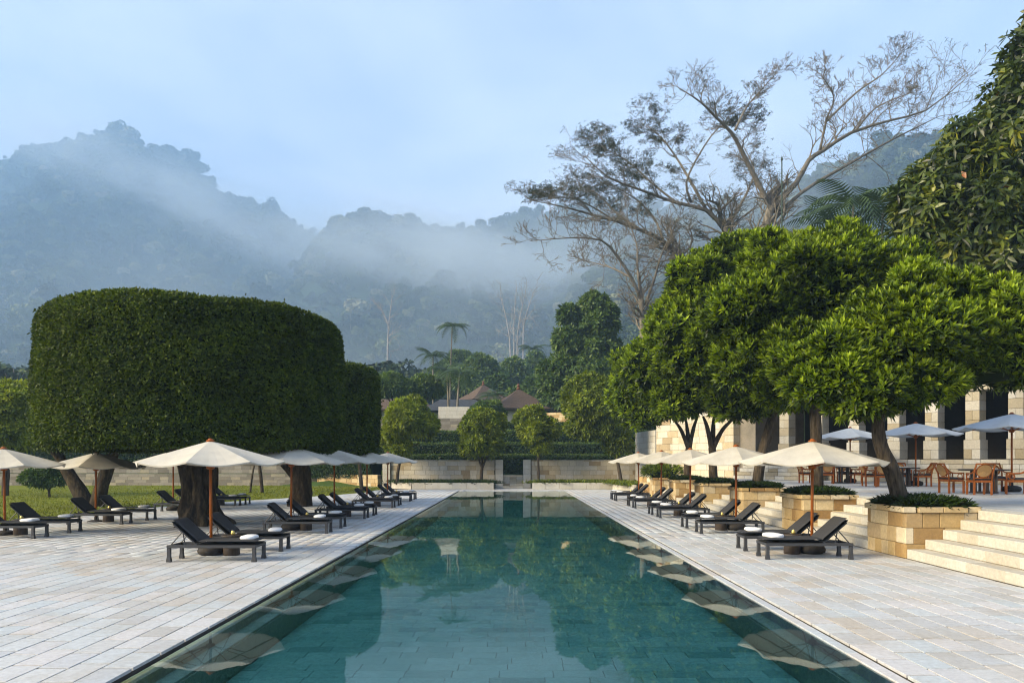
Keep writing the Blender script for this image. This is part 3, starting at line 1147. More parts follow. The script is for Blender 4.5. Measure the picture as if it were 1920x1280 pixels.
variants = [bpy.data.objects.new('forest_tree', forest_variant(i)) for i in range(5)]      # never linked: only instanced
scatter('forest', 'dense misty jungle covering the mountains and their foot', FOREST, variants)

# ------------------------------------------------------------------ air: haze and mist
def volume_mat(name, col, dens, aniso=0.0):
    m = bpy.data.materials.new(name)
    m.use_nodes = True
    nt = m.node_tree
    nt.nodes.clear()
    o = nt.nodes.new('ShaderNodeOutputMaterial')
    v = nt.nodes.new('ShaderNodeVolumePrincipled')
    v.inputs['Color'].default_value = (*col, 1)
    v.inputs['Density'].default_value = dens
    v.inputs['Anisotropy'].default_value = aniso
    nt.links.new(v.outputs[0], o.inputs['Volume'])
    return m


HZ = MB().box((0, 600, 208), (5200, 2400, 424))
tag(HZ.build('haze', volume_mat('haze_air', (0.46, 0.69, 1.0), 0.00050)), 'pale blue morning haze filling the valley', 'haze', kind='stuff')


def mist(name, label, c, r, dens, tilt=0.0, rz=0.0, seed=0.0):
    """a soft-edged bank of mist: denser in the middle, broken up by noise"""
    m = volume_mat('mist_' + str(seed), (0.76, 0.88, 1.0), dens)
    nt = m.node_tree
    v = next(n for n in nt.nodes if n.type == 'PRINCIPLED_VOLUME')
    tc = nt.nodes.new('ShaderNodeTexCoord')
    mp = nt.nodes.new('ShaderNodeMapping')
    mp.inputs['Scale'].default_value = (1 / r[0], 1 / r[1], 1 / r[2])
    nt.links.new(tc.outputs['Object'], mp.inputs['Vector'])
    ln = nt.nodes.new('ShaderNodeVectorMath')
    ln.operation = 'LENGTH'
    nt.links.new(mp.outputs['Vector'], ln.inputs[0])
    mr = nt.nodes.new('ShaderNodeMapRange')
    mr.interpolation_type = 'SMOOTHSTEP'
    mr.inputs['From Min'].default_value = 1.0
    mr.inputs['From Max'].default_value = 0.1
    nt.links.new(ln.outputs['Value'], mr.inputs['Value'])
    nz = nt.nodes.new('ShaderNodeTexNoise')
    nz.inputs['Scale'].default_value = 1.0
    nz.inputs['Detail'].default_value = 3.0
    mp2 = nt.nodes.new('ShaderNodeMapping')
    mp2.inputs['Scale'].default_value = (.012, .012, .035)
    mp2.inputs['Location'].default_value = (seed, seed * 2, 0)
    nt.links.new(tc.outputs['Object'], mp2.inputs['Vector'])
    nt.links.new(mp2.outputs['Vector'], nz.inputs['Vector'])
    mr2 = nt.nodes.new('ShaderNodeMapRange')
    mr2.inputs['From Min'].default_value = 0.34
    mr2.inputs['From Max'].default_value = 0.62
    nt.links.new(nz.outputs['Fac'], mr2.inputs['Value'])
    m1 = nt.nodes.new('ShaderNodeMath')
    m1.operation = 'MULTIPLY'
    nt.links.new(mr.outputs[0], m1.inputs[0])
    nt.links.new(mr2.outputs[0], m1.inputs[1])
    m2 = nt.nodes.new('ShaderNodeMath')
    m2.operation = 'MULTIPLY'
    m2.inputs[1].default_value = dens
    nt.links.new(m1.outputs[0], m2.inputs[0])
    nt.links.new(m2.outputs[0], v.inputs['Density'])
    mb = MB()
    nv = 10
    mb.lathe([(max(math.sin(math.pi * i / nv), .01), -math.cos(math.pi * i / nv)) for i in range(nv + 1)], 20)
    mb.v = [(x * r[0] * 1.03, y * r[1] * 1.03, z * r[2] * 1.03) for x, y, z in mb.v]
    o = mb.build(name, m, None, c)
    o.rotation_euler = (0, tilt, rz)
    tag(o, label, 'mist', kind='stuff')


def valley_haze():
    # broad bank of still blue air lying over the valley, far behind the garden
    mb = MB()
    nv = 16
    mb.lathe([(max(math.sin(math.pi * i / nv), .01), -math.cos(math.pi * i / nv)) for i in range(nv + 1)], 40)
    mb.v = [(x * 1500, y * 460, z * 330) for x, y, z in mb.v]
    o = mb.build('mist', volume_mat('valley_air', (0.37, 0.63, 1.0), 0.00078), None, (0, 640, 70), smooth=True)
    tag(o, 'broad blue haze filling the valley before the mountains', 'mist', kind='stuff')


valley_haze()
mist('mist', 'bright bank of mist lying in the valley below the middle ridge', at(870, 495, 500), (230, 80, 40), 0.0270, R_(10), 0, 1.3)
mist('mist', 'wide low mist at the foot of the mountains', at(640, 600, 300), (330, 80, 55), 0.0040, R_(0), 0, 4.1)
mist('mist', 'thin veil of mist across the left mountain top', at(280, 350, 680), (230, 80, 42), 0.0150, R_(24), 0, 7.7)
mist('mist', 'pale wisp of mist drifting right of the valley', at(1030, 500, 380), (120, 50, 24), 0.0240, R_(7), 0, 9.2)
mist('mist', 'soft mist before the hillside behind the bare trees', at(1290, 400, 260), (95, 40, 34), 0.0110, R_(-6), 0, 12.4)

# =================================================================== WALLS, PLANTERS, BUILDING
def block_wall(name, label, p0, p1, Hh, T, course, lmin, lmax, mat, z0=0.0, cat='wall', skip=None, cap=None, limit=300, group=None):
    """free-standing wall of single stone blocks from p0 to p1 (plan positions)"""
    d = Vector((p1[0] - p0[0], p1[1] - p0[1]))
    w = thing(name, (p0[0], p0[1], z0), math.atan2(d.y, d.x), label, cat, group)
    L = d.length
    MB().box((L / 2, 0, Hh / 2 - .01), (L - .04, T - .05, Hh - .04)).build('wall_core', M['core'], w)
    place_pieces(w, 'stone_block', wall_blocks(L, Hh, T, course, lmin, lmax, skip=skip, proud=.006), mat, 0.012, limit, 'far_stone_block')
    if cap:
        p = 0
        its = []
        while p < L - .02:
            l = min(random.choice((.6, .75, .9)), L - p)
            its.append(((p + l / 2, 0, Hh + cap / 2), (l - .008, T + .06, cap - .004)))
            p += l
        place_pieces(w, 'coping_block', its, mat, 0.012, limit, 'far_coping_block')
    return w


WY = 57.6
block_wall('garden_wall', 'stone block wall left of the far gateway', (-9.05, WY), (-1.36, WY), 1.98, .45, .33, .45, .95, M['wall'], cap=.09)
block_wall('garden_wall', 'stone block wall right of the far gateway', (1.36, WY), (9.2, WY), 1.98, .45, .33, .45, .95, M['wall'], cap=.09)
for sx, lb in ((-1.03, 'left pale stone gate pillar at the far end of the pool'), (1.03, 'right pale stone gate pillar at the far end of the pool'), (-9.38, 'pale stone pillar at the left end of the far wall')):
    g_ = thing('gate_pillar', (sx, WY - .06, 0), 0, lb, 'pillar')
    its = [((0, 0, .175 + .35 * k), (.56, .62, .342)) for k in range(6)]
    place_pieces(g_, 'stone_block', its, M['cream'], 0.014)

# steps through the gateway
gs = thing('gateway_steps', (0, WY - .3, 0), 0, 'stone steps rising through the far gateway', 'steps', kind='structure')
its = []
for k in range(6):
    for j in range(3):
        its.append(((-.5 + .5 * j, .3 + .38 * k, .075 + .155 * k), (.49, .76, .15)))
place_pieces(gs, 'step_stone', its, M['wall'], 0.01)


def strip_plants(name, label, pts, h, mat='blade', n=1500, spread=.35, L=.4, W=.03, nleaf=3, cat='plants'):
    """low tufted planting along a line"""
    pts = [Vector(p) for p in pts]
    c = pts[0]
    P = []
    for _ in range(n):
        i = random.randrange(len(pts) - 1)
        q = pts[i].lerp(pts[i + 1], random.random())
        P.append((q.x - c.x + random.gauss(0, spread * .45), q.y - c.y + random.gauss(0, spread * .45), q.z - c.z))
    P = np.array(P)
    N = np.tile([[0, 0, 1.0]], (n, 1)) + RNG.normal(scale=.25, size=(n, 3))
    V, Fa, T = leaves(P, N, nleaf, L * h, W, 8, 55, RNG.uniform(0, .8, n), .25, up=.2)
    o = link(name, np_mesh(name, V, Fa, T), M[mat], None, c)
    return tag(o, label, cat, kind='stuff')


# planting beds with white kerbs in front of the far wall
for s, pts, lb in ((-1, [(-1.36, 54.75), (-7.15, 54.75), (-8.75, 56.2), (-8.75, 57.3)], 'left'), (1, [(1.36, 54.75), (7.1, 54.75), (7.85, 52.2), (7.85, 49.8)], 'right')):
    k = thing('planting_bed', (0, 0, 0), 0, 'white stone kerb of the planting bed on the %s of the far gateway' % lb, 'planter')
    for a_, b_ in zip(pts, pts[1:]):
        d = Vector((b_[0] - a_[0], b_[1] - a_[1]))
        n = max(1, round(d.length / 1.0))
        ang = math.atan2(d.y, d.x)
        for i in range(n):
            q = Vector((a_[0], a_[1])) + d * ((i + .5) / n)
            o = link('kerb_stone', piece_mesh((d.length / n - .01, .22, .46), .012, M['cream']), None, k, (q.x, q.y, .23))
            o.rotation_euler = (0, 0, ang)
    poly = pts + ([(-1.36, 57.35)] if s < 0 else [(8.05, 49.8), (9.2, 52), (9.2, 57.35), (1.36, 57.35)])
    MB().add([(x, y, .36) for x, y in poly], [tuple(range(len(poly)))]).build('soil', M['soil'], k)
    strip_plants('bed_plants', 'low leafy planting along the %s bed under the far wall' % lb,
                 [(s * 1.6, 55.6, .36), (s * 4.5, 55.7, .36), (s * 7.2, 55.8, .36)] + ([(7.9, 53.5, .36), (8.1, 50.6, .36)] if s > 0 else [(-8.3, 56.8, .36)]),
                 1.0, 'leaf_mid' if s > 0 else 'blade', 2600, .9, .42, .05)

# planters along the terrace
for i, y0 in enumerate(PLY):
    words = ('nearest', 'second', 'third', 'fourth', 'fifth', 'farthest')[i]
    p = thing('stone_planter', (8.05, y0, 0), 0, 'golden sandstone planter box beside the steps, %s along the terrace' % words if i in (0, 5) else
              'golden sandstone planter box beside the steps, %s from the viewer' % words, 'planter', 'planters along the terrace edge')
    W_, D_, H_ = 1.48, PLD, 1.06
    MB().box((W_ / 2, D_ / 2, .47), (W_ - .12, D_ - .12, .90)).build('soil_core', M['soil'], p)
    its = []
    n = 3
    ch = .30
    hs = [.30, .33, .31]
    z = 0
    for r in range(n):
        h = hs[r]
        # front and back (along y), sides (along x) with alternating corners
        t = .16
        e = 0 if r % 2 else t
        for xx in (t / 2, W_ - t / 2):
            q = e
            while q < D_ - e - .02:
                l = min(random.choice((.3, .4, .5, .6)), D_ - e - q)
                if D_ - e - q - l < .15:
                    l = D_ - e - q
                its.append(((xx, q + l / 2, z + h / 2), (t + random.uniform(0, .008), l - .007, h - .007)))
                q += l
        e2 = t if r % 2 else 0
        for yy in (t / 2, D_ - t / 2):
            q = e2
            while q < W_ - e2 - .02:
                l = min(random.choice((.35, .5, .65)), W_ - e2 - q)
                if W_ - e2 - q - l < .15:
                    l = W_ - e2 - q
                its.append(((q + l / 2, yy, z + h / 2), (l - .007, t + random.uniform(0, .008), h - .007)))
                q += l
        z += h
    place_pieces(p, 'stone_block', its, M['sand'], .010)
    cp = []
    for xx, yy, sx, sy in ((.1, D_ / 2, .26, D_ + .06), (W_ - .1, D_ / 2, .26, D_ + .06)):
        for q in (-1, 0, 1):
            cp.append(((xx - (.03 if xx < 1 else -.03), yy + q * sy / 3, z + .06), (sx, sy / 3 - .006, .115)))
    for yy in (.08, D_ - .08):
        for q in (-1, 0):
            cp.append(((W_ / 2 + (q + .5) * .51, yy + (-.03 if yy < 1 else .03), z + .06), (.50, .24, .115)))
    place_pieces(p, 'coping_block', cp, M['sand'], .012)
    # grass tuft filling the planter
    n = 1500
    gx = RNG.uniform(.14, W_ - .12, n)
    gy = RNG.uniform(.12, D_ - .12, n)
    mound = .10 + .10 * np.cos((gx - W_ / 2) / W_ * 2.6) * np.cos((gy - D_ / 2) / D_ * 2.6)
    P = np.stack([gx - W_ / 2, gy - D_ / 2, mound], 1)
    N = np.stack([(gx - W_ / 2) * .9, (gy - D_ / 2) * .9, np.ones(n)], 1) + RNG.normal(scale=.25, size=(n, 3))
    V, Fa, T = leaves(P, N, 3, .25, .014, 2, 50, RNG.uniform(0, .9, n), .35, lvar=.55)
    gt = link('grass_tuft', np_mesh('grass_tuft', V, Fa, T), M['blade'], None, (8.05 + W_ / 2, y0 + D_ / 2, z - .02))
    tag(gt, 'dark tufted grass filling the %s terrace planter' % words, 'grass', kind='stuff')

# curved-looking retaining walls and grey terrace walls behind the lawn
block_wall('retaining_wall', 'low golden retaining wall behind the lawn near the far pillar', (-15.6, 62.2), (-10.2, 59.2), .95, .5, .32, .4, .8, M['sand'])
block_wall('retaining_wall', 'long weathered grey terrace wall behind the lawn', (-62, 64.5), (-15.7, 62.6), .95, .5, .24, .6, 1.3, M['grey_wall'], limit=260)
block_wall('retaining_wall', 'upper grey terrace wall above the lawn', (-62, 67.5), (-17.5, 66), .95, .5, .32, .6, 1.2, M['grey_wall'], z0=.95, limit=200)
b = MB()
b.add([(-62, 64.6, .93), (-15.7, 62.8, .93), (-17.5, 66.2, .93), (-62, 67.7, .93)], [(0, 1, 2, 3)])
tag(b.build('terrace_bed', M['slope']), 'planted terrace strip between the two grey walls', 'terrace', kind='structure')
b = MB()
b.add([(-16.4, 60.4, .03), (-10.2, 57.6, .03), (-10.0, 58.9, .03), (-15.6, 61.9, .03)], [(0, 1, 2, 3)])
tag(b.build('garden_path', M['slab']), 'pale stone path under the golden retaining wall', 'path', kind='structure')


def hedge(name, label, p0, p1, T, Hh, z0, n, L=.17):
    d = Vector((p1[0] - p0[0], p1[1] - p0[1]))
    Ln = d.length
    h = thing(name, (p0[0], p0[1], z0), math.atan2(d.y, d.x), label, 'hedge', 'clipped hedge rows on the garden slope')
    MB().box((Ln / 2, 0, Hh / 2 - .08), (Ln - .2, T - .2, Hh - .1)).build('shade_core', M['crowncore'], h)  # dark box added as the inner shade of the hedge
    fr_ = T / (T + Hh)
    k = RNG.uniform(0, 1, n)
    top = k < fr_
    x = RNG.uniform(0, Ln, n)
    y = np.where(top, RNG.uniform(-T / 2, T / 2, n), -T / 2 + RNG.normal(scale=.03, size=n))
    z = np.where(top, Hh + RNG.normal(scale=.03, size=n), RNG.uniform(0, Hh, n))
    rr = .22   # rounded shoulder
    near = (~top) & (z > Hh - rr)
    y = np.where(near, y + rr - np.sqrt(np.clip(rr ** 2 - (z - Hh + rr) ** 2, 0, None)), y)
    P = np.stack([x, y, z], 1)
    P[:, 2] += .07 * vnoise(P * np.array([[1, 1, 0]]), .7)
    N = np.where(top[:, None], np.array([[0, -.2, 1.0]]), np.array([[0, -1.0, .3]])) + RNG.normal(scale=.35, size=(n, 3))
    tone = np.where(top, .75, .35) + RNG.normal(scale=.12, size=n)  # top leaves painted lighter as if lit, front leaves darker
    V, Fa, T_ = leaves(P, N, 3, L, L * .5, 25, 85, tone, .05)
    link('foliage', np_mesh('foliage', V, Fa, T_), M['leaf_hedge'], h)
    return h


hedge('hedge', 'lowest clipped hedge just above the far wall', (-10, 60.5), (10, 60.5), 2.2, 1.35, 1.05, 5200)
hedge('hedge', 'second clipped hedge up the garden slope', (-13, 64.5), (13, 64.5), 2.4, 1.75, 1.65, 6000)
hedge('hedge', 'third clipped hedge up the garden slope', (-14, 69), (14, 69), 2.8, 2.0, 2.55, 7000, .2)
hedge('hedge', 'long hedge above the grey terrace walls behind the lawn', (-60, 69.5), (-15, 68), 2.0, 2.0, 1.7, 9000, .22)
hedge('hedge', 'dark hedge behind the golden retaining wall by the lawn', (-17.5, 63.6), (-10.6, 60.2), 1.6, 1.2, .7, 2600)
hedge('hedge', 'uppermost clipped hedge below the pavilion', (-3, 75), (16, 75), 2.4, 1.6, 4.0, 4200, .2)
block_wall('garden_wall', 'dark weathered wall on the slope left of the pavilion', (-13, 76), (-4.3, 76), 1.5, .5, .3, .5, 1.0, M['grey_wall'], z0=4.7)
block_wall('garden_wall', 'pale wall standing above the dark weathered wall', (-7.7, 80), (-4.5, 80), 1.25, .5, .42, .5, 1.0, M['cream'], z0=6.35)
block_wall('garden_wall', 'cream garden wall right of the thatched pavilion', (3.6, 82), (9.5, 79), 1.1, .45, .3, .5, 1.0, M['sand'], z0=6.0)

# ------------------------------------------------------------------ colonnaded building on the terrace
Q0 = Vector((13.4, 44.5))
QD = Vector((.557, -.830)).normalized()
cb = thing('colonnade_building', (Q0.x, Q0.y, TZ), math.atan2(QD.y, QD.x), 'pale limestone colonnade building behind the dining terrace', 'building')
# local x runs along the front towards the viewer, local -y faces the pool
LB = 21.0
wp = MB().box((LB / 2, .30, .52), (LB - .03, .52, 1.04)).build('base_wall', M['core'], cb)
place_pieces(wp, 'stone_block', wall_blocks(LB, 1.08, .56, .215, .5, 1.1, y=.28, proud=.01), M['col'], .012, 300, 'far_stone_block')
# stair courses in front of the base wall at its far end
sp = MB().box((2.7, -.55, .1), (5.0, 1.0, .2)).build('stair', M['core'], cb)
its = []
for k in range(4):
    p = 0.1
    while p < 5.2:
        l = min(random.choice((.6, .8, 1.0)), 5.25 - p)
        its.append(((p + l / 2, -.12 - .27 * (3 - k), .10 + .2 * k), (l - .01, .60, .19)))
        p += l
place_pieces(sp, 'step_stone', its, M['col'], .012)
for i, s_ in enumerate((2.58, 4.63, 6.7, 8.78, 10.6, 12.4, 14.15, 16.0, 17.9, 19.8)):
    cpt = MB().box((s_, .30, 2.5), (.52, .52, 2.84)).build('column', M['core'], cb)
    its = []
    zz = 1.085
    for k in range(7):
        h = .43
        w = .70 if k < 2 else .60
        if k % 2:
            its.append(((s_, .30, zz + h / 2), (w, w, h - .008)))
        else:
            its.append(((s_ - w / 4, .30, zz + h / 2), (w / 2 - .004, w, h - .008)))
            its.append(((s_ + w / 4, .30, zz + h / 2), (w / 2 - .004, w, h - .008)))
        zz += h
    place_pieces(cpt, 'stone_block', its, M['col'], .012)
MB().box((LB / 2, .3, 4.42), (LB + .4, .8, .62), .03).build('lintel', M['col'], cb)
MB().box((LB / 2, 3.2, 4.86), (LB + 1.2, 7.6, .24), .03).build('roof', M['grey_wall'], cb)
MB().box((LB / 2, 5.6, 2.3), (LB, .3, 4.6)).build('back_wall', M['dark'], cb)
MB().box((-.9, 3.2, 2.3), (1.7, 4.6, 4.6)).build('end_wall', M['grey_wall'], cb)
# tall block wall continuing the building to the left
tw = block_wall('rotunda_wall', 'tall golden block wall behind the farther terrace trees', (9.86, 52.0), (13.3, 45.9), 4.6, .6, .42, .5, 1.1, M['wall'], z0=.6)
block_wall('rotunda_wall', 'short pale return wall at the right end of the far wall', (9.30, 57.3), (9.84, 52.3), 4.0, .5, .42, .5, 1.0, M['cream'], z0=.1)  # cream stone paints in the brighter light on this face
block_wall('retaining_wall', 'low block wall under the farthest terrace planter', (8.30, 49.7), (9.75, 45.75), 1.0, .5, .33, .4, .8, M['sand'])


# pavilions up the slope
def hip_roof(half_a, half_b, h, over, ridge=0.0, n=8, thick=.22):
    """concave hipped roof; returns mesh builder with its eaves at z 0"""
    mb = MB()
    rings = []
    for i in range(n + 1):
        t = i / n
        k = (1 - t)
        z = h * (t ** 1.25)
        rings.append((ridge + (half_a + over - ridge) * k + .12, .12 + (half_b + over) * k, z))
    vs, fs = [], []
    for a_, b_, z in rings:
        for q in range(4):
            i, j = ((-1, -1), (1, -1), (1, 1), (-1, 1))[q]
            i2, j2 = ((1, -1), (1, 1), (-1, 1), (-1, -1))[q]
            for k in range(4):
                t = k / 4
                vs.append((a_ * (i + (i2 - i) * t), b_ * (j + (j2 - j) * t), z))
    m_ = 16
    for i in range(n):
        for j in range(m_):
            fs.append((i * m_ + j, i * m_ + (j + 1) % m_, (i + 1) * m_ + (j + 1) % m_, (i + 1) * m_ + j))
    fs.append(tuple(n * m_ + j for j in range(m_)))
    # thick eaves edge
    k0 = len(vs)
    a_, b_, _ = rings[0]
    vs += [(v[0] * .96, v[1] * .96, -thick) for v in vs[:m_]]
    for j in range(m_):
        fs.append((k0 + j, k0 + (j + 1) % m_, (j + 1) % m_, j))
    fs.append(tuple(range(k0 + m_ - 1, k0 - 1, -1)))
    return mb.add(vs, fs)


def pavilion(name, label, c, rot, ha, hb, wall_h, roof_h, over, roof='thatch', ridge=0.0, door=True, finial=True):
    t = thing(name, c, rot, label, 'building')
    mb = MB()
    mb.box((0, hb - .1, wall_h / 2), (2 * ha, .2, wall_h))
    for s in (-1, 1):
        mb.box((s * (ha - .1), -.11, wall_h / 2), (.2, 2 * hb - .22, wall_h))
        mb.box((s * (ha / 2 + .28), -hb + .1, wall_h / 2), (ha - .56 - .002, .2, wall_h))
    mb.box((0, -hb + .1, wall_h - .25), (1.12, .2, .5))
    mb.build('wall', M['cream'], t)
    if door:
        d = MB().box((0, -hb + .16, (wall_h - .5) / 2), (1.1, .08, wall_h - .5)).build('door', M['door'], t)
        MB().box((.4, -hb + .09, .95), (.05, .06, .14)).build('handle', M['brass'], d)
    for s in (-1, 1):
        for q in (-1, 1):
            MB().tube([(s * (ha + over * .6), q * (hb + over * .6), 0), (s * (ha + over * .6), q * (hb + over * .6), wall_h + .1)], .1, 8).build('post', M['door'], t)
    r = hip_roof(ha, hb, roof_h, over, ridge).build('roof', M[roof], t, (0, 0, wall_h + .1))
    if finial:
        MB().lathe([(.22, 0), (.25, .12), (.12, .3), (.2, .45), (.05, .7)], 10).build('finial', M['door'], r, (0, 0, roof_h - .04))
    return t


pavilion('thatched_pavilion', 'brown thatched pavilion with a knob on its roof above the hedges', (ax(972, 87), 87, 5.6), R_(14), 2.6, 2.6, 2.0, 2.35, 1.15)
pavilion('thatched_pavilion', 'smaller hazy thatched roof among palms behind the nearer pavilion', (ax(906, 118), 118, 8.8), R_(30), 2.4, 2.4, 2.2, 2.5, 1.2)
pavilion('slate_house', 'long low house with dark blue grey roof left of the pavilion', (ax(858, 92), 92, 6.2), R_(4), 3.6, 2.2, 1.5, 1.5, .9, 'shingle', 2.0, True, False)
pavilion('brick_red_house', 'low house with reddish roof half hidden behind the left garden trees', (ax(748, 96), 96, 6.6), R_(-6), 4.6, 2.4, 1.5, 1.5, .9, 'thatch', 2.4, True, False)

# thin mast behind the terrace trees
mt_ = thing('mast', (ax(1466, 60), 60, 1.0), 0, 'thin dark green mast rising above the terrace trees', 'mast')
MB().tube([(0, 0, 0), (0, 0, 12), (0, 0, 24.3)], [.09, .07, .05], 8).build('pole', M['mastgreen'], mt_)
MB().lathe([(.05, 0), (.1, .05), (.02, .35)], 8).build('tip', M['mastgreen'], mt_, (0, 0, 24.3))
MB().box((0, 0, .15), (.6, .6, .3), .03).build('footing', M['core'], mt_)

# =================================================================== TREES
# six round trees in the terrace planters
def fork(base, pts, ra, rb, arms):
    out = [([base] + pts, ra, rb)]
    top = Vector(pts[-1])
    for a_ in arms:
        mid = top.lerp(Vector(a_), .5) + Vector((0, 0, .15))
        out.append(([top - Vector((0, 0, .1)), mid, a_], rb * .8, rb * .3))
    return out


Z0 = 1.0
TG = 'round trees in the terrace planters'
d = 16.75
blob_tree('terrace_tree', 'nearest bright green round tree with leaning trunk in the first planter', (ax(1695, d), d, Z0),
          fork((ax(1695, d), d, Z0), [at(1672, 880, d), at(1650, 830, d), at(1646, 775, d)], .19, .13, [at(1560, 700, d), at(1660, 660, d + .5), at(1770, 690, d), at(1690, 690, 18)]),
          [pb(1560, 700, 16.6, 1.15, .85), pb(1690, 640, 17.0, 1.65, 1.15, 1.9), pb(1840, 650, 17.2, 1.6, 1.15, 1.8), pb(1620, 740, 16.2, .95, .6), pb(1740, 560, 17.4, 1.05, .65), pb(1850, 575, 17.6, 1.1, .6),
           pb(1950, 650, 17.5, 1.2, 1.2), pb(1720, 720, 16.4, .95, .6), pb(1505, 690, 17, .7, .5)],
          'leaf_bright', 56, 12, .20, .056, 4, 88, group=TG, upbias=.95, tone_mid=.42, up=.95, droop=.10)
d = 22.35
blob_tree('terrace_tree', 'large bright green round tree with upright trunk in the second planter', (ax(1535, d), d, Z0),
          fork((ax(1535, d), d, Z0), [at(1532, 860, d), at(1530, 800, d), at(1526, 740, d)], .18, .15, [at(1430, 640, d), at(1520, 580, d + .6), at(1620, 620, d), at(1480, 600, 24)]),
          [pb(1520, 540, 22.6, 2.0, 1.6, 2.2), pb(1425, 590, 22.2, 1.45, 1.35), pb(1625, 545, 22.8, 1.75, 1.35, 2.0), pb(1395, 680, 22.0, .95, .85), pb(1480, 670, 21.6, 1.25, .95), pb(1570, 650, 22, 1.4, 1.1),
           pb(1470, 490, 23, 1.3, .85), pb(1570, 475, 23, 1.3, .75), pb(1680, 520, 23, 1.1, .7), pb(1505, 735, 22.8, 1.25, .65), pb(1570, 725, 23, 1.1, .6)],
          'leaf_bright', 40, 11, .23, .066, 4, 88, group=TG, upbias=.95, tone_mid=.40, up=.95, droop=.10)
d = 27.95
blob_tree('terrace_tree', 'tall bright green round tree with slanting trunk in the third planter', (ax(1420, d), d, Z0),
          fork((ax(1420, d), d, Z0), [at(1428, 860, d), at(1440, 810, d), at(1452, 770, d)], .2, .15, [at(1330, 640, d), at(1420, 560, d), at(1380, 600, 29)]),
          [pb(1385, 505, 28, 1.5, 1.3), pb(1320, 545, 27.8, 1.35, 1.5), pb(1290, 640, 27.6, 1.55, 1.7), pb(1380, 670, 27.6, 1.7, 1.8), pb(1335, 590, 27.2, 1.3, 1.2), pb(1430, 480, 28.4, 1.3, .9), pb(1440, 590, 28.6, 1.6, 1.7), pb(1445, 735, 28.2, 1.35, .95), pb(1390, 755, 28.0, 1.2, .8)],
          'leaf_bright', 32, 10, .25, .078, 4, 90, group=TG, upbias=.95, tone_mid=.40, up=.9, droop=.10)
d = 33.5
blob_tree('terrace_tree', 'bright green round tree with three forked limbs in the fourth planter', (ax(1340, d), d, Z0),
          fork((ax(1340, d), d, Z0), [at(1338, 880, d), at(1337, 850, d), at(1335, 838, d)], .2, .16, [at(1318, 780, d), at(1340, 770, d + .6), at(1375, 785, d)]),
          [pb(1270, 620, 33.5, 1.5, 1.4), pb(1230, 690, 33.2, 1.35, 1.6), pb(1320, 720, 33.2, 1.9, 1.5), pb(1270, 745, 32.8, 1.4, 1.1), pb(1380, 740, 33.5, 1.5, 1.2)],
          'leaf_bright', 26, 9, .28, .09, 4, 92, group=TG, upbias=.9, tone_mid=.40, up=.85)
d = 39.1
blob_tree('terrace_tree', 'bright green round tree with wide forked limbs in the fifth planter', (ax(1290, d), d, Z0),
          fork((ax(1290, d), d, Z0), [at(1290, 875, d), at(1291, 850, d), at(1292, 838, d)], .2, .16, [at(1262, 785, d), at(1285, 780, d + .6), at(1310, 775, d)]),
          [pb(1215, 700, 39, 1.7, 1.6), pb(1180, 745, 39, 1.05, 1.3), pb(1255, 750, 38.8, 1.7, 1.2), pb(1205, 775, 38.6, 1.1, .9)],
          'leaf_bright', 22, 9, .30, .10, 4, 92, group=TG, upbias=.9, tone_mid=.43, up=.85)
d = 44.6
blob_tree('planter_shrub', 'spiky green shrub on the farthest terrace planter', (8.8, d, Z0),
          [([(8.8, d, Z0), (8.8, d, 1.4)], .05, .03)], [pb(1235, 884, 44.6, .75, .38), pb(1258, 885, 44.4, .6, .35), pb(1220, 886, 44.4, .45, .3)],
          'leaf_mid', 60, 6, .32, .05, 5, 70, cat='shrub', tone_mid=.4, core=.6, bottom=-.3)

# garden trees by the far wall
d = 56.2
blob_tree('garden_tree', 'small round tree standing left of the gateway before the far wall', (ax(903, d), d, .3),
          fork((ax(903, d), d, .3), [at(903, 890, d), at(904, 875, d)], .14, .1, [at(885, 840, d), at(905, 830, d), at(925, 840, d)]),
          [pb(903, 835, 56, 1.4, 1.0), pb(888, 805, 56, 1.0, 1.0), pb(918, 800, 56.3, 1.1, 1.0), pb(904, 785, 56, .9, .7), pb(880, 838, 55.8, .7, .7)],
          'leaf_mid', 36, 8, .30, .10, 15, 100, tone_mid=.42, up=.5, lobes=8, shell=(.68, 1.16), core=.5)
blob_tree('garden_tree', 'small slender tree standing right of the gateway before the far wall', (ax(1010, d), d, .3),
          fork((ax(1010, d), d, .3), [at(1010, 885, d), at(1009, 860, d)], .09, .07, [at(995, 825, d), at(1010, 810, d), at(1025, 825, d)]),
          [pb(1006, 810, 56, 1.2, 1.1), pb(988, 790, 56, .8, .9), pb(1026, 805, 56.2, .85, .9), pb(1002, 778, 56, .8, .65), pb(1015, 838, 55.8, .7, .45)],
          'leaf_mid', 36, 8, .30, .10, 15, 100, tone_mid=.5, up=.5, lobes=8, shell=(.68, 1.16), core=.5)
d = 55.8
blob_tree('garden_tree', 'bright round tree above the left end of the far wall', (ax(745, d), d, .3),
          fork((ax(745, d), d, .3), [at(746, 885, d), at(750, 865, d)], .13, .1, [at(735, 820, d), at(760, 810, d), at(785, 830, d)]),
          [pb(765, 790, 55.8, 1.7, 1.2), pb(740, 815, 55.6, 1.0, 1.1), pb(795, 800, 55.8, 1.0, 1.0), pb(765, 765, 56, 1.2, .7), pb(750, 842, 55.6, .9, .6)],
          'leaf_mid', 34, 8, .30, .10, 15, 100, tone_mid=.55, up=.5, lobes=8, shell=(.68, 1.16), core=.5)
d = 54
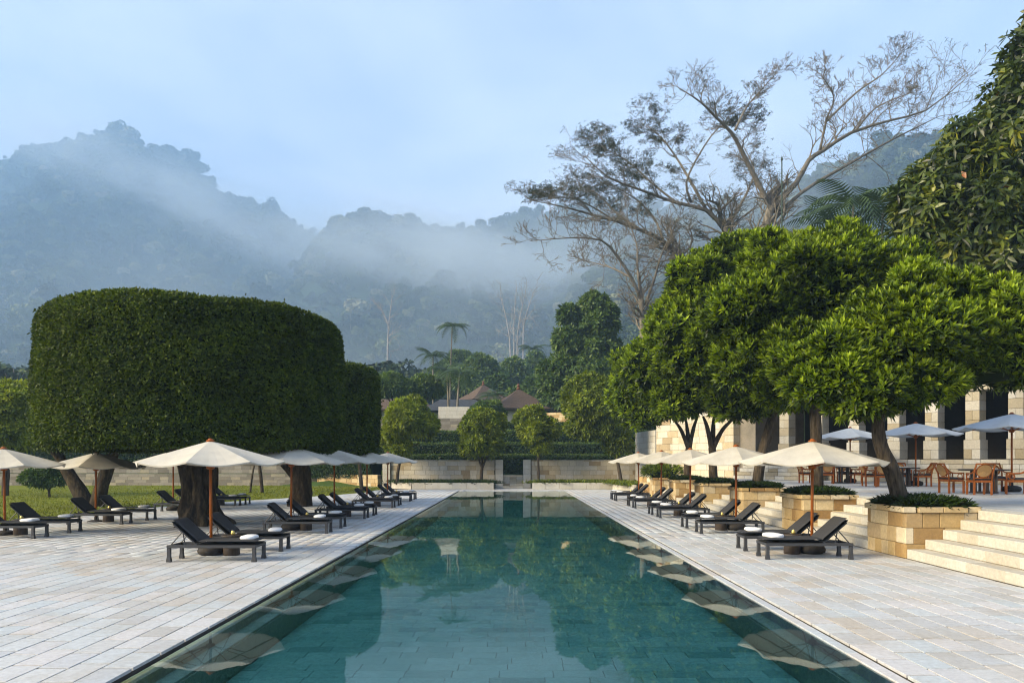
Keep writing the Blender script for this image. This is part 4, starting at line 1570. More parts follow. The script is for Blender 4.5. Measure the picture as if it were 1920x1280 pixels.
blob_tree('garden_tree', 'round tree over the right end of the far wall beside the terrace', (ax(1166, d), d, .3),
          fork((ax(1166, d), d, .3), [at(1162, 885, d), at(1155, 850, d)], .15, .1, [at(1120, 800, d), at(1140, 770, d), at(1090, 780, d)]),
          [pb(1110, 760, 54, 1.9, 1.7), pb(1085, 745, 54, 1.1, 1.3), pb(1140, 790, 54, 1.5, 1.4), pb(1105, 725, 54, 1.3, .8), pb(1160, 830, 54, 1.0, 1.0), pb(1095, 800, 53.8, 1.1, .9)],
          'leaf_mid', 30, 8, .32, .11, 15, 100, tone_mid=.36, up=.45, lobes=8, shell=(.68, 1.16), core=.5)
d = 76.5
blob_tree('garden_tree', 'small flat topped tree below the thatched pavilion', (ax(912, d), d, 4.8),
          fork((ax(912, d), d, 4.8), [at(912, 790, d)], .14, .1, [at(900, 775, d), at(925, 775, d)]),
          [pb(912, 768, 76.5, 1.5, .8), pb(895, 775, 76.5, .9, .6), pb(930, 774, 76.5, .9, .6)],
          'leaf_dark', 26, 7, .36, .13, 15, 100, tone_mid=.6, up=.4)
for i, (px, py, dd, r, lb) in enumerate(((735, 724, 84, 1.9, 'round tree with bare lower limbs above the left far garden'), (793, 728, 86, 2.1, 'darker round tree beside the palms above the left far garden'))):
    blob_tree('garden_tree', lb, (ax(px + 2, dd), dd, 6.0),
              fork((ax(px + 2, dd), dd, 6.0), [at(px + 1, 762, dd)], .16, .12, [at(px - 14, 738, dd), at(px, 730, dd), at(px + 16, 738, dd)]),
              [pb(px, py, dd, r, 1.2), pb(px - 20, py + 6, dd, r * .6, .9), pb(px + 20, py + 4, dd, r * .6, .9), pb(px, py - 14, dd, r * .6, .7)],
              'leaf_dark', 22, 7, .40, .15, 15, 100, tone_mid=.65, up=.5)
d = 86
blob_tree('tall_tree', 'tall dark green tree rising right of the pavilion', (ax(1100, d), d, 5.5),
          [([(ax(1100, d), d, 5.5), at(1100, 740, d), at(1105, 640, d), at(1112, 575, d)], .35, .08)],
          [pb(1120, 585, d, 1.9, 2.0), pb(1063, 590, d, 1.0, 1.1), pb(1118, 615, d, 2.2, 2.2), pb(1075, 640, d, 2.1, 1.8), pb(1115, 660, d, 2.7, 2.3), pb(1060, 690, d, 2.2, 1.9), pb(1105, 705, d - 1, 3.2, 2.4),
           pb(1040, 715, d, 2.0, 1.6), pb(1120, 745, d, 3.0, 2.4), pb(1060, 755, d, 2.8, 2.2), pb(1035, 690, d, 1.4, 1.0), pb(1140, 690, d, 1.3, 1.2)],
          'leaf_dark', 9, 8, .62, .24, 20, 100, tone_mid=.55, up=.6, upbias=.4, core=.5, lobes=9, shell=(.6, 1.12))
# trees of the near wood behind the pavilions
for i, (px, py, dd, r, lb) in enumerate(((900, 700, 150, 5.5, 'hazy broad tree between the palms and the bare trunks'), (960, 705, 160, 5.5, 'hazy broad tree at the foot of the bare pale trunks'),
                                         (860, 690, 175, 6.0, 'hazy broad tree behind the tallest palm'), (930, 735, 125, 3.6, 'hazy tree right behind the smaller thatched roof'),
                                         (1000, 735, 120, 3.2, 'hazy tree behind the thatched pavilion roof'), (1000, 690, 185, 5.0, 'faint hazy tree right of the bare pale trunks'))):
    gz = slope_z(dd)
    blob_tree('hazy_tree', lb, (ax(px, dd), dd, gz - .2),
              fork((ax(px, dd), dd, gz - .2), [at(px, py + r * 8, dd)], .25, .18, [at(px - 10, py, dd), at(px + 10, py, dd)]),
              [pb(px, py, dd, r * .75, r * .45), pb(px - 28, py + 10, dd, r * .5, r * .4), pb(px + 26, py + 8, dd, r * .5, r * .4), pb(px + 4, py - 18, dd - 1, r * .45, r * .3), pb(px - 14, py + 22, dd - 2, r * .6, r * .4)],
              'leaf_dark', 5, 7, .85, .36, 20, 100, tone_mid=.6, up=.4, core=.75, group='hazy trees behind the pavilions')

# trees left of the clipped drums
d = 44
blob_tree('side_tree', 'yellow green tree at the left edge behind the lawn', (ax(10, d), d, 0),
          fork((ax(10, d), d, 0), [at(12, 880, d)], .2, .16, [at(-10, 800, d), at(25, 790, d)]),
          [pb(20, 760, d, 1.6, 1.3), pb(45, 790, d, 1.0, 1.3), pb(-15, 800, d, 1.8, 1.6), pb(25, 815, d, 1.5, 1.1), pb(45, 740, d + .5, .7, .7), pb(5, 735, d, .9, .7)],
          'leaf_mid', 26, 8, .34, .11, 15, 100, tone_mid=.6, up=.5)
d = 42
blob_tree('lawn_shrub', 'small leafy tree standing alone on the left lawn', (ax(93, d), d, 0),
          fork((ax(93, d), d, 0), [at(92, 918, d)], .07, .06, [at(75, 900, d), at(105, 900, d)]),
          [pb(75, 895, d, .85, .55), pb(100, 893, d, .75, .6), pb(55, 898, d, .5, .35)],
          'leaf_dark', 60, 7, .22, .08, 15, 100, tone_mid=.55, up=.4, cat='shrub')
d = 48
blob_tree('lawn_tree', 'thin leaning tree at the back of the lawn between the drum trees', (ax(490, d), d, 0),
          [([(ax(492, d), d, 0), at(489, 890, d), at(484, 850, d), at(486, 820, d)], .12, .06), ([(ax(466, d), d + .3, 0), at(474, 885, d), at(483, 850, d)], .07, .04)],
          [pb(486, 812, d, 1.4, .9), pb(470, 825, d, .8, .6)],
          'leaf_dark', 24, 7, .3, .1, 15, 100, tone_mid=.4, up=.4)
d = 50
blob_tree('lawn_tree', 'slender dark trunked tree beside the left end of the far wall', (ax(678, d), d, 0),
          [([(ax(679, d), d, 0), at(676, 890, d), at(672, 850, d), at(668, 815, d)], .14, .08)],
          [pb(672, 800, d, 1.3, .9), pb(655, 815, d, .9, .6)],
          'leaf_dark', 24, 7, .3, .1, 15, 100, tone_mid=.35, up=.4)


# clipped drum trees
def drum_tree(name, label, c, R, z0, z1, trunk_fn, n, L=.10, squash=1.0):
    t = thing(name, (c[0], c[1], 0), 0, label, 'tree', 'clipped drum trees on the left')
    mb = MB()
    trunk_fn(mb)
    mb.build('trunk', M['gnarled'], t, smooth=True)
    Hh = z1 - z0
    rs = .62    # rounded shoulder
    prof = [(R - .9, z0 + .10), (R - .28, z0 + .02), (R - .05, z0 + .22), (R, z0 + .6), (R + .03, z0 + Hh * .45), (R - .01, z1 - .42), (R - .10, z1 - .17), (R - .34, z1 - .02), (R - 1.6, z1 + .03), (0.05, z1 + .06)]
    pr = np.array(prof)
    seg = np.linalg.norm(np.diff(pr, axis=0), axis=1)
    rad_m = (pr[1:, 0] + pr[:-1, 0]) / 2
    wgt = seg * rad_m
    wgt[-2:] *= .4
    k = RNG.choice(len(seg), n, p=wgt / wgt.sum())
    f = RNG.uniform(0, 1, n)
    r = pr[k, 0] + (pr[k + 1, 0] - pr[k, 0]) * f
    z = pr[k, 1] + (pr[k + 1, 1] - pr[k, 1]) * f
    a = RNG.uniform(0, 2 * math.pi, n)
    tn = pr[k + 1] - pr[k]
    tn /= np.linalg.norm(tn, axis=1, keepdims=True)
    N = np.stack([tn[:, 1] * np.cos(a), tn[:, 1] * np.sin(a), -tn[:, 0]], 1)
    P = np.stack([r * np.cos(a), r * np.sin(a), z], 1)
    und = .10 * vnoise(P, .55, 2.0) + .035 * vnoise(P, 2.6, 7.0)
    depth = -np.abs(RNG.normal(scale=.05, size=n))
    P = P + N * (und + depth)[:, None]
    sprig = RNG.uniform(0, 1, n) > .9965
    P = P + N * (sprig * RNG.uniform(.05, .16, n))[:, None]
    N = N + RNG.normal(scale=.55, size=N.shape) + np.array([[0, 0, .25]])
    tone = .38 + RNG.normal(scale=.17, size=n) + 1.6 * und + 3.0 * depth * .5 + .12 * vnoise(P, 1.6, 3.0)  # hollows and deeper leaves painted darker, like shade in the foliage
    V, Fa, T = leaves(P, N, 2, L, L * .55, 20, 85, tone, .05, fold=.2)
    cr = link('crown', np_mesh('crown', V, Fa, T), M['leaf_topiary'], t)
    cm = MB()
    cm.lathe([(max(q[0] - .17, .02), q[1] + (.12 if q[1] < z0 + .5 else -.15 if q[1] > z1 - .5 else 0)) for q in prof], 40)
    cm.build('shade_core', M['crowncore'], cr, smooth=True)  # dark solid added to block light through the drum
    return t


def trunk_main(mb):
    # massive fluted trunk with flaring roots and limbs spreading into the crown
    n = 56
    rings = [(-.05, .66), (.12, .60), (.3, .55), (.5, .52), (.75, .50), (1.0, .485), (1.25, .475), (1.5, .47), (1.75, .475), (2.0, .49), (2.3, .53), (2.7, .6)]
    vs, fs = [], []
    for i, (z, r) in enumerate(rings):
        for j in range(n):
            a = 2 * math.pi * j / n
            fl = 1.06 + .20 * math.sin(a * 5 + z * 1.3) - .26 * abs(math.sin(a * 5.5 - z * 1.2 + 1)) + .34 * mnoise.noise((math.cos(a) * 2.2, math.sin(a) * 2.2, z * 1.5)) + .09 * mnoise.noise((math.cos(a) * 6, math.sin(a) * 6, z * 4))
            if i < 2:
                fl *= 1 + .45 * max(0, math.sin(a * 3 + .6))
            vs.append((r * fl * math.cos(a) + .05 * math.sin(z * 2), r * fl * math.sin(a), z))
    for i in range(len(rings) - 1):
        for j in range(n):
            fs.append((i * n + j, i * n + (j + 1) % n, (i + 1) * n + (j + 1) % n, (i + 1) * n + j))
    mb.add(vs, fs)
    for a in (0.3, 1.5, 2.6, 3.8, 5.1):
        p = [(.35 * math.cos(a), .35 * math.sin(a), 1.9), (.9 * math.cos(a), .9 * math.sin(a), 2.7), (2.3 * math.cos(a + .2), 2.3 * math.sin(a + .2), 3.6)]
        c = bez(p, 8)
        rough_tube(mb, c, taper(.26, .12, len(c)), 9, .18, 3, a)


def trunk_second(mb):
    for sx, sy, r0 in ((0, 0, .42), (-.28, .1, .26)):
        p = [(sx, sy, -.05), (sx * .9 + .02, sy, .6), (sx * .8, sy, 1.4), (sx * 2 - .1, sy, 2.6)]
        c = bez(p, 10)
        rr = [r0 * (1.5 - .5 * min(1, i / 3)) for i in range(len(c))]
        rough_tube(mb, c, rr, 12, .22, 3, sx)
    c = bez([(-.1, 0, 1.0), (-.8, -.2, 1.9), (-1.6, -.3, 2.6)], 6)
    rough_tube(mb, c, taper(.2, .1, len(c)), 8, .15, 3, 2)


def trunk_vee(mb):
    for s, lean in ((-1, 1.5), (1, .55)):
        c = bez([(s * .15, 0, -.05), (s * .3 + s * lean * .15, 0, .7), (s * .35 + s * lean * .55, .1, 1.7), (s * .5 + s * lean, .2, 2.9)], 10)
        rough_tube(mb, c, taper(.34, .2, len(c)), 10, .22, 3, s * 2)


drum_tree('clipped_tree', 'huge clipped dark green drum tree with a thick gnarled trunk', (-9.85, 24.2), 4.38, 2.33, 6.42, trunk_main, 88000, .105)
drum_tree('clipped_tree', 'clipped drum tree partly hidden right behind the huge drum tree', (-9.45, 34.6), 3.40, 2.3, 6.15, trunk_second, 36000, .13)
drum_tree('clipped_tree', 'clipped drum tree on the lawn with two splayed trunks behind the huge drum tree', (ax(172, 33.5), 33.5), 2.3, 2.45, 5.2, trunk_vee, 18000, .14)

# broad-leaved tree at the right edge
d = 27.0
blob_tree('broad_leaf_tree', 'tall olive green tree with large drooping leaves at the right edge', (ax(2000, d), d, Z0),
          [([(ax(2000, d), d, Z0), at(1990, 700, d), at(1960, 500, d), at(1950, 250, d), at(1945, 60, d)], .3, .08),
           ([at(1965, 480, d), at(1880, 430, d), at(1780, 400, d)], .14, .04), ([at(1952, 330, d), at(1880, 260, d), at(1820, 230, d)], .12, .04), ([at(1960, 520, d), at(1860, 520, d), at(1780, 500, d)], .12, .04)],
          [pb(1930, 120, d, .9, 1.2), pb(1905, 190, d, 1.2, 1.2), pb(1945, 60, d, .6, .9), pb(1870, 270, d, 1.9, 1.3), pb(1800, 320, d, 1.5, 1.0), pb(1740, 370, d, 1.2, 1.0), pb(1820, 400, d - .5, 2.0, 1.3),
           pb(1760, 440, d, 1.6, 1.1), pb(1880, 470, d - 1, 2.2, 1.5), pb(1800, 510, d, 1.9, 1.0), pb(1920, 350, d, 2.0, 1.8), pb(1710, 400, d + .5, .8, .8), pb(1990, 300, d, 2.6, 3.0), pb(1985, 500, d, 2.4, 2.0)],
          'leaf_big', 13, 6, .36, .125, 35, 110, tone_mid=.45, up=.45, upbias=.3, droop=.28, core=.4, tvar=.3, fold=.15, odd=.0012, shell=(.5, 1.12), lobes=8)


# palms
def frond_mesh(L, droop, n=16):
    V, Fc, T = [], [], []
    pts = [Vector((L * t * math.cos(.65 - droop * t), 0, L * t * math.sin(.65 - droop * t))) for t in [i / n for i in range(n + 1)]]
    for i in range(1, n + 1):
        p = pts[i]
        tg = (pts[i] - pts[i - 1]).normalized()
        ll = L * .36 * math.sin(min(1, i / n * .85 + .12) * math.pi) + .08
        for s in (-1, 1):
            dr = (tg * .55 + Vector((0, s * .8, -.35))).normalized()
            tip = p + dr * ll
            k = len(V)
            w = tg * (L / n * .42)
            V += [tuple(p - w), tuple(p + w), tuple(tip + Vector((0, 0, -.12 * ll)))]
            Fc.append((k, k + 1, k + 2))
            T += [random.uniform(.2, .9)] * 3
        k = len(V)
        V += [tuple(pts[i - 1]), tuple(p), tuple(p + Vector((0, 0, -.05)))]
        Fc.append((k, k + 1, k + 2))
        T += [.5] * 3
    me = np_mesh('frond', V, Fc, T)
    me.materials.append(M['leaf_palm'])
    return me


FR = {}


def palm(label, base, h, L, n=13, lean=(0, 0), r=.16):
    key = round(L, 1)
    if key not in FR:
        FR[key] = [frond_mesh(L, q) for q in (.7, 1.15, 1.6)]
    t = thing('palm_tree', base, 0, label, 'palm', 'palms on the garden slope')
    c = bez([(0, 0, 0), (lean[0] * .3, lean[1] * .3, h * .5), (lean[0], lean[1], h)], 8)
    MB().tube(c, taper(r, r * .6, len(c)), 8).build('trunk', M['palebark'], t, smooth=True)
    for i in range(n):
        o = link('frond', FR[key][i % 3], None, t, c[-1])
        o.rotation_euler = (random.uniform(-.15, .15), random.uniform(-.55, .25), i * 2.39996)
    return t


for px, top, dd, L, lb, ln in ((848, 612, 130, 3.1, 'tallest slender palm standing clear against the mist', (.4, 0)), (812, 668, 120, 3.2, 'hazy palm left of the tallest palm', (0, 0)),
                               (838, 694, 84, 2.6, 'leafy palm with pale trunk above the pale wall', (-.2, 0)), (862, 700, 82, 2.5, 'right one of the two near palms above the pale wall', (.3, 0)),
                               (1045, 705, 110, 3.0, 'palm behind the right side of the pavilion roof', (.3, 0)), (925, 742, 96, 2.2, 'short palm before the smaller thatched roof', (.1, 0)),
                               (1000, 655, 190, 4.2, 'faint palm in the mist right of the bare pale trunks', (0, 0)), (1600, 385, 64, 4.6, 'dark palm behind the terrace trees near the mast', (.5, 0)),
                               (1655, 400, 66, 4.2, 'dark palm close to the broad leaved tree', (.3, 0)), (1560, 415, 70, 4.0, 'lower dark palm right of the mast', (-.3, 0))):
    p = at(px, top, dd)
    gz = slope_z(dd) if dd > 58 else 0
    palm(lb, (p.x - ln[0], dd, gz - .2), p.z - gz + .2, L, 14, ln, .15 if dd < 140 else .2)


# bare spreading trees
def bare_tree(name, label, base, limbs, d, mat, leafy=0.2, twig=1.0, r0=.5, levels=4, cat='tree', group=None, seed=1, flat=.45, fine=True):
    rnd = random.Random(seed)
    t = thing(name, base, 0, label, cat, group)
    b0 = Vector(base)
    mb = MB()
    tips = []

    def grow(p, dr, L, r, lev):
        if lev == 0 or r < .006:
            tips.append(p - b0)
            return
        n = 4
        pts = [p]
        q = p.copy()
        dd = dr.copy()
        for i in range(n):
            dd = (dd + Vector((rnd.gauss(0, .2), rnd.gauss(0, .2), rnd.gauss(.03, .14)))).normalized()
            q = q + dd * (L / n)
            pts.append(q.copy())
        mb.tube([x - b0 for x in pts], taper(r, max(r * .5, .014), n + 1), 5 if r > .07 else 4 if r > .03 else 3, False)
        kids = 3
        for k in range(kids):
            i = rnd.choice((2, 3, 4)) if k else n
            sd = Vector((rnd.gauss(0, 1), rnd.gauss(0, 1), rnd.gauss(.15, flat)))
            nd = (dd * 1.0 + sd.normalized() * .85)
            if flat < .3:
                nd.z = nd.z * .5 + .06
            nd.normalize()
            grow(pts[i], nd, L * rnd.uniform(.55, .8), max(r * .52, .016), lev - 1)

    for lim in limbs:
        pts, ra, rb = lim[:3]
        dz = lim[3] if len(lim) > 3 else 0
        k = len(pts) - 1
        P = [at(x, y, d + dz * i / max(k, 1)) for i, (x, y) in enumerate(pts)]
        c = bez(P, 14)
        mb.tube([x - b0 for x in c], taper(ra, rb, len(c)), 8)
        Lt = sum((c[i + 1] - c[i]).length for i in range(len(c) - 1))
        m_ = len(c)
        for i in range(int(m_ * .30), m_):
            for rep in range(3 if i > m_ * .45 else 1):
                if rnd.random() < .2:
                    continue
                tg = (c[min(i + 1, m_ - 1)] - c[i - 1]).normalized()
                sd = Vector((rnd.gauss(0, 1), rnd.gauss(0, 1), rnd.gauss(.35, .6))).normalized()
                nd = (tg * .7 + sd)
                if flat < .3:
                    nd.z = nd.z * .45 + .1
                nd.normalize()
                rr = (ra + (rb - ra) * i / m_) * rnd.uniform(.35, .55)
                grow(c[i], nd, max(1.6, Lt * .16) * twig * rnd.uniform(.7, 1.2), max(rr, .03), levels)
        grow(c[-1], (c[-1] - c[-2]).normalized(), max(1.6, Lt * .16) * twig, rb, levels)
    link('limbs', mb.mesh('limbs', True), M[mat], t)
    if leafy > 0:
        sel = [p for p in tips if rnd.random() < leafy * (1.0 if mnoise.noise((p + b0) * .12) > -.1 else .3)]
        if sel:
            P = np.array([tuple(p) for p in sel])
            P = np.repeat(P, 2, 0) + RNG.normal(scale=.2, size=(len(P) * 2, 3)) * np.array([[1.2, 1.2, .45]])
            N = np.tile([[0, 0, 1.0]], (len(P), 1)) + RNG.normal(scale=.3, size=P.shape)
            V, Fa, T = leaves(P, N, 4, .20, .06, 50, 100, RNG.uniform(.1, .8, len(P)), .1)
            link('sparse_leaves', np_mesh('sparse_leaves', V, Fa, T), M['leaf_albizia'], t)
    return t


def zl(*pts):
    return [(940 + x / 2.133, 80 + y / 2.133) for x, y in pts]


DB = 74.0
BG = 'bare spreading trees behind the terrace'
bare_tree('bare_tree', 'tallest bare tree with high spreading limbs behind the mast', tuple(at(1425, 800, DB)), [
    ([(1425, 800), (1428, 560), (1432, 445), (1446, 389)], .50, .38),
    (zl((1078, 660), (1010, 530), (960, 430), (920, 360), (860, 300), (800, 240), (740, 200)), .26, .05, -5),
    (zl((935, 350), (980, 260), (1030, 200), (1110, 110)), .13, .03, 3),
    (zl((1080, 665), (1180, 560), (1230, 470), (1290, 430), (1400, 360), (1560, 310), (1700, 270), (1840, 160)), .30, .04, 4),
    (zl((1275, 430), (1300, 310), (1330, 220), (1280, 130)), .13, .03, -3),
    (zl((1295, 320), (1420, 200), (1520, 130), (1590, 55)), .12, .03, 3),
    (zl((1060, 740), (1200, 600), (1400, 480), (1560, 390), (1740, 300)), .22, .04, 7),
    (zl((1420, 350), (1500, 260), (1640, 200)), .09, .03, -3)], DB, 'palebark', .06, .62, group=BG, seed=3)
bare_tree('bare_tree', 'bare tree with limbs sweeping far left in thin dark layers', tuple(at(1300, 800, DB + 3)), [
    ([(1300, 800), (1296, 600), (1288, 510), (1277, 478)], .42, .32),
    (zl((725, 855), (640, 790), (560, 750), (450, 710), (370, 690), (270, 662), (170, 640)), .26, .04, -6),
    (zl((560, 750), (470, 690), (390, 610), (320, 570)), .15, .03, 2),
    (zl((650, 795), (610, 700), (530, 620), (420, 560)), .13, .03, 6),
    (zl((450, 710), (370, 660), (280, 620), (190, 625)), .10, .03, -4)], DB + 3, 'palebark', .45, .70, group=BG, seed=8, flat=.25)
bare_tree('bare_tree', 'bare tree with broad dark feathery layers in the middle of the group', tuple(at(1375, 800, DB + 6)), [
    ([(1380, 800), (1374, 560), (1366, 460), (1357, 427)], .44, .32),
    (zl((890, 745), (820, 670), (700, 640), (560, 590), (430, 540), (340, 460)), .25, .04, -4),
    (zl((820, 670), (760, 560), (700, 460), (640, 380), (580, 330)), .17, .03, 3),
    (zl((890, 745), (950, 660), (1000, 560), (1010, 500), (960, 400)), .17, .04, 4),
    (zl((760, 640), (740, 560), (790, 450), (870, 340), (960, 310)), .14, .03, -3),
    (zl((700, 640), (600, 560), (500, 470), (400, 420)), .13, .03, 5)], DB + 6, 'palebark', .55, .72, group=BG, seed=15, flat=.25)
bare_tree('bare_tree', 'smaller leafless tree left of the bright terrace trees', tuple(at(1204, 800, DB - 6)), [
    ([(1206, 800), (1205, 660), (1204, 596), (1202, 560)], .28, .22),
    (zl((560, 1030), (520, 940), (460, 850), (400, 790), (280, 780), (160, 790)), .17, .03, -4),
    (zl((555, 1000), (545, 900), (540, 800), (500, 700)), .14, .03, 3),
    (zl((575, 1050), (610, 950), (640, 850), (690, 740)), .14, .03, -3),
    (zl((520, 940), (440, 900), (330, 870)), .09, .03, 4)], DB - 6, 'palebark', 0, .8, group=BG, seed=21)
d = 270.0
bare_tree('bare_tree', 'group of pale bare trunks fading in the mist above the pavilions', tuple(at(968, 760, d)), [
    ([(958, 760), (957, 660), (952, 610), (940, 560)], .40, .12), ([(964, 760), (964, 660), (964, 600), (968, 545)], .36, .10, 5), ([(972, 760), (970, 650), (974, 600), (985, 550)], .36, .10, -5),
    ([(982, 760), (981, 650), (984, 600), (1000, 550)], .40, .12, 5)], d, 'whitebark', .25, .8, group='pale trunks in the mist', seed=31, levels=2)
bare_tree('bare_tree', 'single faint pale trunk in the mist left of the tallest palm', tuple(at(728, 760, d)), [
    ([(727, 760), (727, 660), (729, 610), (735, 560)], .45, .12), ([(729, 610), (715, 580), (700, 565)], .35, .1)], d, 'whitebark', .3, .8, group='pale trunks in the mist', seed=37, levels=2)

# =================================================================== FURNITURE
# --- sun lounger: foot end at local x = 0 pointing to +x, head towards -x
def make_lounger():
    t = thing('sun_lounger')
    LL, Wd, zt = 1.77, .66, .335
    f = MB()
    for s in (-1, 1):
        f.box((-LL / 2, s * (Wd / 2 - .03), zt - .03), (LL, .06, .06), .006)
    for x in (-.03, -.62, -1.17, -LL + .03):
        f.box((x, 0, zt - .03), (.055, Wd - .124, .05), .005)
    f.build('frame', M['charcoal'], t)
    for x in (-.04, -LL + .04):
        for s in (-1, 1):
            l = MB()
            l.box((x, s * (Wd / 2 - .035), (zt - .062) / 2 + .045), (.068, .068, zt - .062 - .09), .005)
            y = s * (Wd / 2 - .035)
            l.lathe([(.062, 0), (.060, .03), (.047, .10)], 4)
            k = len(l.v) - 12
            l.v[k:] = [(x + (p[0] - p[1]) * .707, y + (p[0] + p[1]) * .707, p[2]) for p in l.v[k:]]
            l.build('leg', M['charcoal'], t)

    def pad(L, W, T, n=10):
        """soft cushion slab lying in x 0..-L"""
        mb = MB()
        vs, fs = [], []
        nx_, ny_ = 20, 12
        for k in (0, 1):
            for i in range(nx_ + 1):
                for j in range(ny_ + 1):
                    u, v = i / nx_, j / ny_
                    e = min(1, min(u, 1 - u) * L / .03 + .35) ** .5 * min(1, min(v, 1 - v) * W / .03 + .35) ** .5
                    z = T / 2 + (T / 2) * e * (1 if k else -1) + (.006 * math.sin(u * math.pi * 3) * math.sin(v * math.pi) if k else 0)
                    vs.append((-L * u, W * (v - .5), z))
        o = (nx_ + 1) * (ny_ + 1)
        for i in range(nx_):
            for j in range(ny_):
                a = i * (ny_ + 1) + j
                fs.append((a, a + 1, a + ny_ + 2, a + ny_ + 1))
                fs.append((o + a, o + a + ny_ + 1, o + a + ny_ + 2, o + a + 1))
        return mb.add(vs, fs)
    seat = pad(1.17, .65, .095)
    seat.v = [(x, y, z + zt) for x, y, z in seat.v]
    so = seat.build('seat_cushion', M['cushion'], t, smooth=True)
    ang = R_(41)
    bk = pad(.66, .65, .095)
    bk.v = [(-1.165 + x * math.cos(ang) + (z - .04) * math.sin(ang), y, zt + .035 - x * math.sin(ang) + (z - .02) * math.cos(ang)) for x, y, z in bk.v]
    bk.build('back_cushion', M['cushion'], t, smooth=True)
    bf = MB()
    bx, bz = -1.165 - .63 * math.cos(ang), zt + .012 + .63 * math.sin(ang)
    for s in (-1, 1):
        bf.tube([(-1.165, s * .29, zt - .01), (bx, s * .29, bz - .02)], .016, 6)
    bf.tube([(bx, -.29, bz - .02), (bx, .29, bz - .02)], .016, 6)
    bf.build('back_frame', M['charcoal'], t)
    for s in (-1, 1):
        p = Vector((-1.165 - .42 * math.cos(ang), s * .24, zt + .42 * math.sin(ang) - .01))
        for q in (-.14, .17):
            MB().tube([p, (p.x - .12 + q, s * .24, zt - .03)], .012, 6).build('prop', M['charcoal'], t)
    return t


lounger0 = make_lounger()


def make_towel():
    mb = MB()
    vs, fs = [], []
    nx_, ny_ = 14, 16
    for i in range(nx_ + 1):
        u = i / nx_ * 2 - 1
        for j in range(ny_):
            a = 2 * math.pi * j / ny_
            ca, sa = math.cos(a), math.sin(a)
            e = max(0, 1 - abs(u) ** 10) ** .28
            yy = .155 * (abs(ca) ** .6) * (1 if ca > 0 else -1)
            zz = .044 * (abs(sa) ** .6) * (1 if sa > 0 else -1)
            wv = 1 + .06 * mnoise.noise((u * 2, a, 1))
            vs.append((.21 * u * (1 + .02 * ca), yy * e * wv, .044 + zz * e * wv))
    for i in range(nx_):
        for j in range(ny_):
            fs.append((i * ny_ + j, i * ny_ + (j + 1) % ny_, (i + 1) * ny_ + (j + 1) % ny_, (i + 1) * ny_ + j))
    fs.append(tuple(range(ny_ - 1, -1, -1)))
    fs.append(tuple(nx_ * ny_ + j for j in range(ny_)))
    mb.add(vs, fs)
    return mb.mesh('rolled_towel', True)


TOWEL = make_towel()
TOWEL.materials.append(M['towel'])


def make_umbrella(R, apex, rim, mat, name='parasol', base=True, foot=0.0):
    t = thing(name)
    MB().tube([(0, 0, .08), (0, 0, apex - .02)], .031, 10).build('pole', M['teak'], t, smooth=True)
    nA, nS, nR = 8, 6, 7
    vs, fs = [(0, 0, apex)], []
    cnt = nA * nS
    for i in range(1, nR + 1):
        f = i / nR
        for j in range(cnt):
            a = 2 * math.pi * j / cnt
            s = (j % nS) / nS
            mid = math.sin(s * math.pi)          # 0 on a rib, 1 between two ribs
            chord = math.cos(math.pi / nA) / math.cos((s - .5) * 2 * math.pi / nA)
            r = R * f * chord * (1 - .012 * mid * f)
            z = apex - (apex - rim) * (f ** 1.04) - .075 * mid * f * f
            vs.append((r * math.cos(a), r * math.sin(a), z))
    for j in range(cnt):
        fs.append((0, 1 + j, 1 + (j + 1) % cnt))
    for i in range(nR - 1):
        for j in range(cnt):
            a, b_ = 1 + i * cnt + j, 1 + i * cnt + (j + 1) % cnt
            fs.append((a, a + cnt, b_ + cnt, b_))
    # hem
    k0 = len(vs)
    vs += [(x * .993, y * .993, z - .028) for x, y, z in vs[k0 - cnt:k0]]
    for j in range(cnt):
        fs.append((k0 - cnt + j, k0 + j, k0 + (j + 1) % cnt, k0 - cnt + (j + 1) % cnt))
    c = MB().add(vs, fs).build('canopy', mat, t)
    md = c.modifiers.new('thickness', 'SOLIDIFY')
    md.thickness = .006
    MB().lathe([(.085, 0), (.088, .022), (.05, .036), (.046, .055), (.015, .066)], 12).build('finial', M['teak'], c, (0, 0, apex - .01))
    MB().lathe([(.05, 0), (.085, .02), (.085, .09), (.05, .11)], 10, (0, 0, rim - .16)).build('hub', M['teak'], t, smooth=True)
    rb = MB().tube([(0, .0, 0), (R * .985, 0, rim - apex + .02)], .013, 5).mesh('rib')
    rb.materials.append(M['teak'])
    sb = MB().tube([(.06, 0, rim - .10), (R * .52, 0, apex - (apex - rim) * .52 - .05)], .011, 5).mesh('strut')
    sb.materials.append(M['teak'])
    for k in range(8):
        r_ = link('rib', rb, None, t, (0, 0, apex - .045), k * math.pi / 4)
        link('strut', sb, None, r_, (0, 0, -(apex - .045)))
    MB().lathe([(.20, 0), (.27, .035), (.285, .10), (.25, .17), (.15, .205), (.05, .21), (.045, .32), (.035, .33)], 18).build('base', M['basalt'], t, smooth=True)
    return t


par0 = make_umbrella(1.56, 2.43, 1.985, M['canvas'])


def make_stool():
    t = thing('side_table')
    MB().lathe([(.165, 0), (.175, .02), (.168, .20), (.178, .36), (.185, .395)], 16).build('drum', M['stool'], t, smooth=True)
    MB().lathe([(.20, 0), (.205, .012), (.20, .03)], 18).build('top', M['stool'], t, (0, 0, .395))
    return t


stool0 = make_stool()


def make_candle():
    t = thing('candle_pot')
    MB().lathe([(.02, 0), (.040, .014), (.046, .042), (.035, .07), (.029, .077), (.035, .09)], 12).build('pot', M['brass'], t, smooth=True)
    MB().lathe([(.026, 0), (.026, .014), (.005, .02), (.003, .03)], 8).build('candle', M['napkin'], t, (0, 0, .073))
    return t


candle0 = make_candle()
first = {}


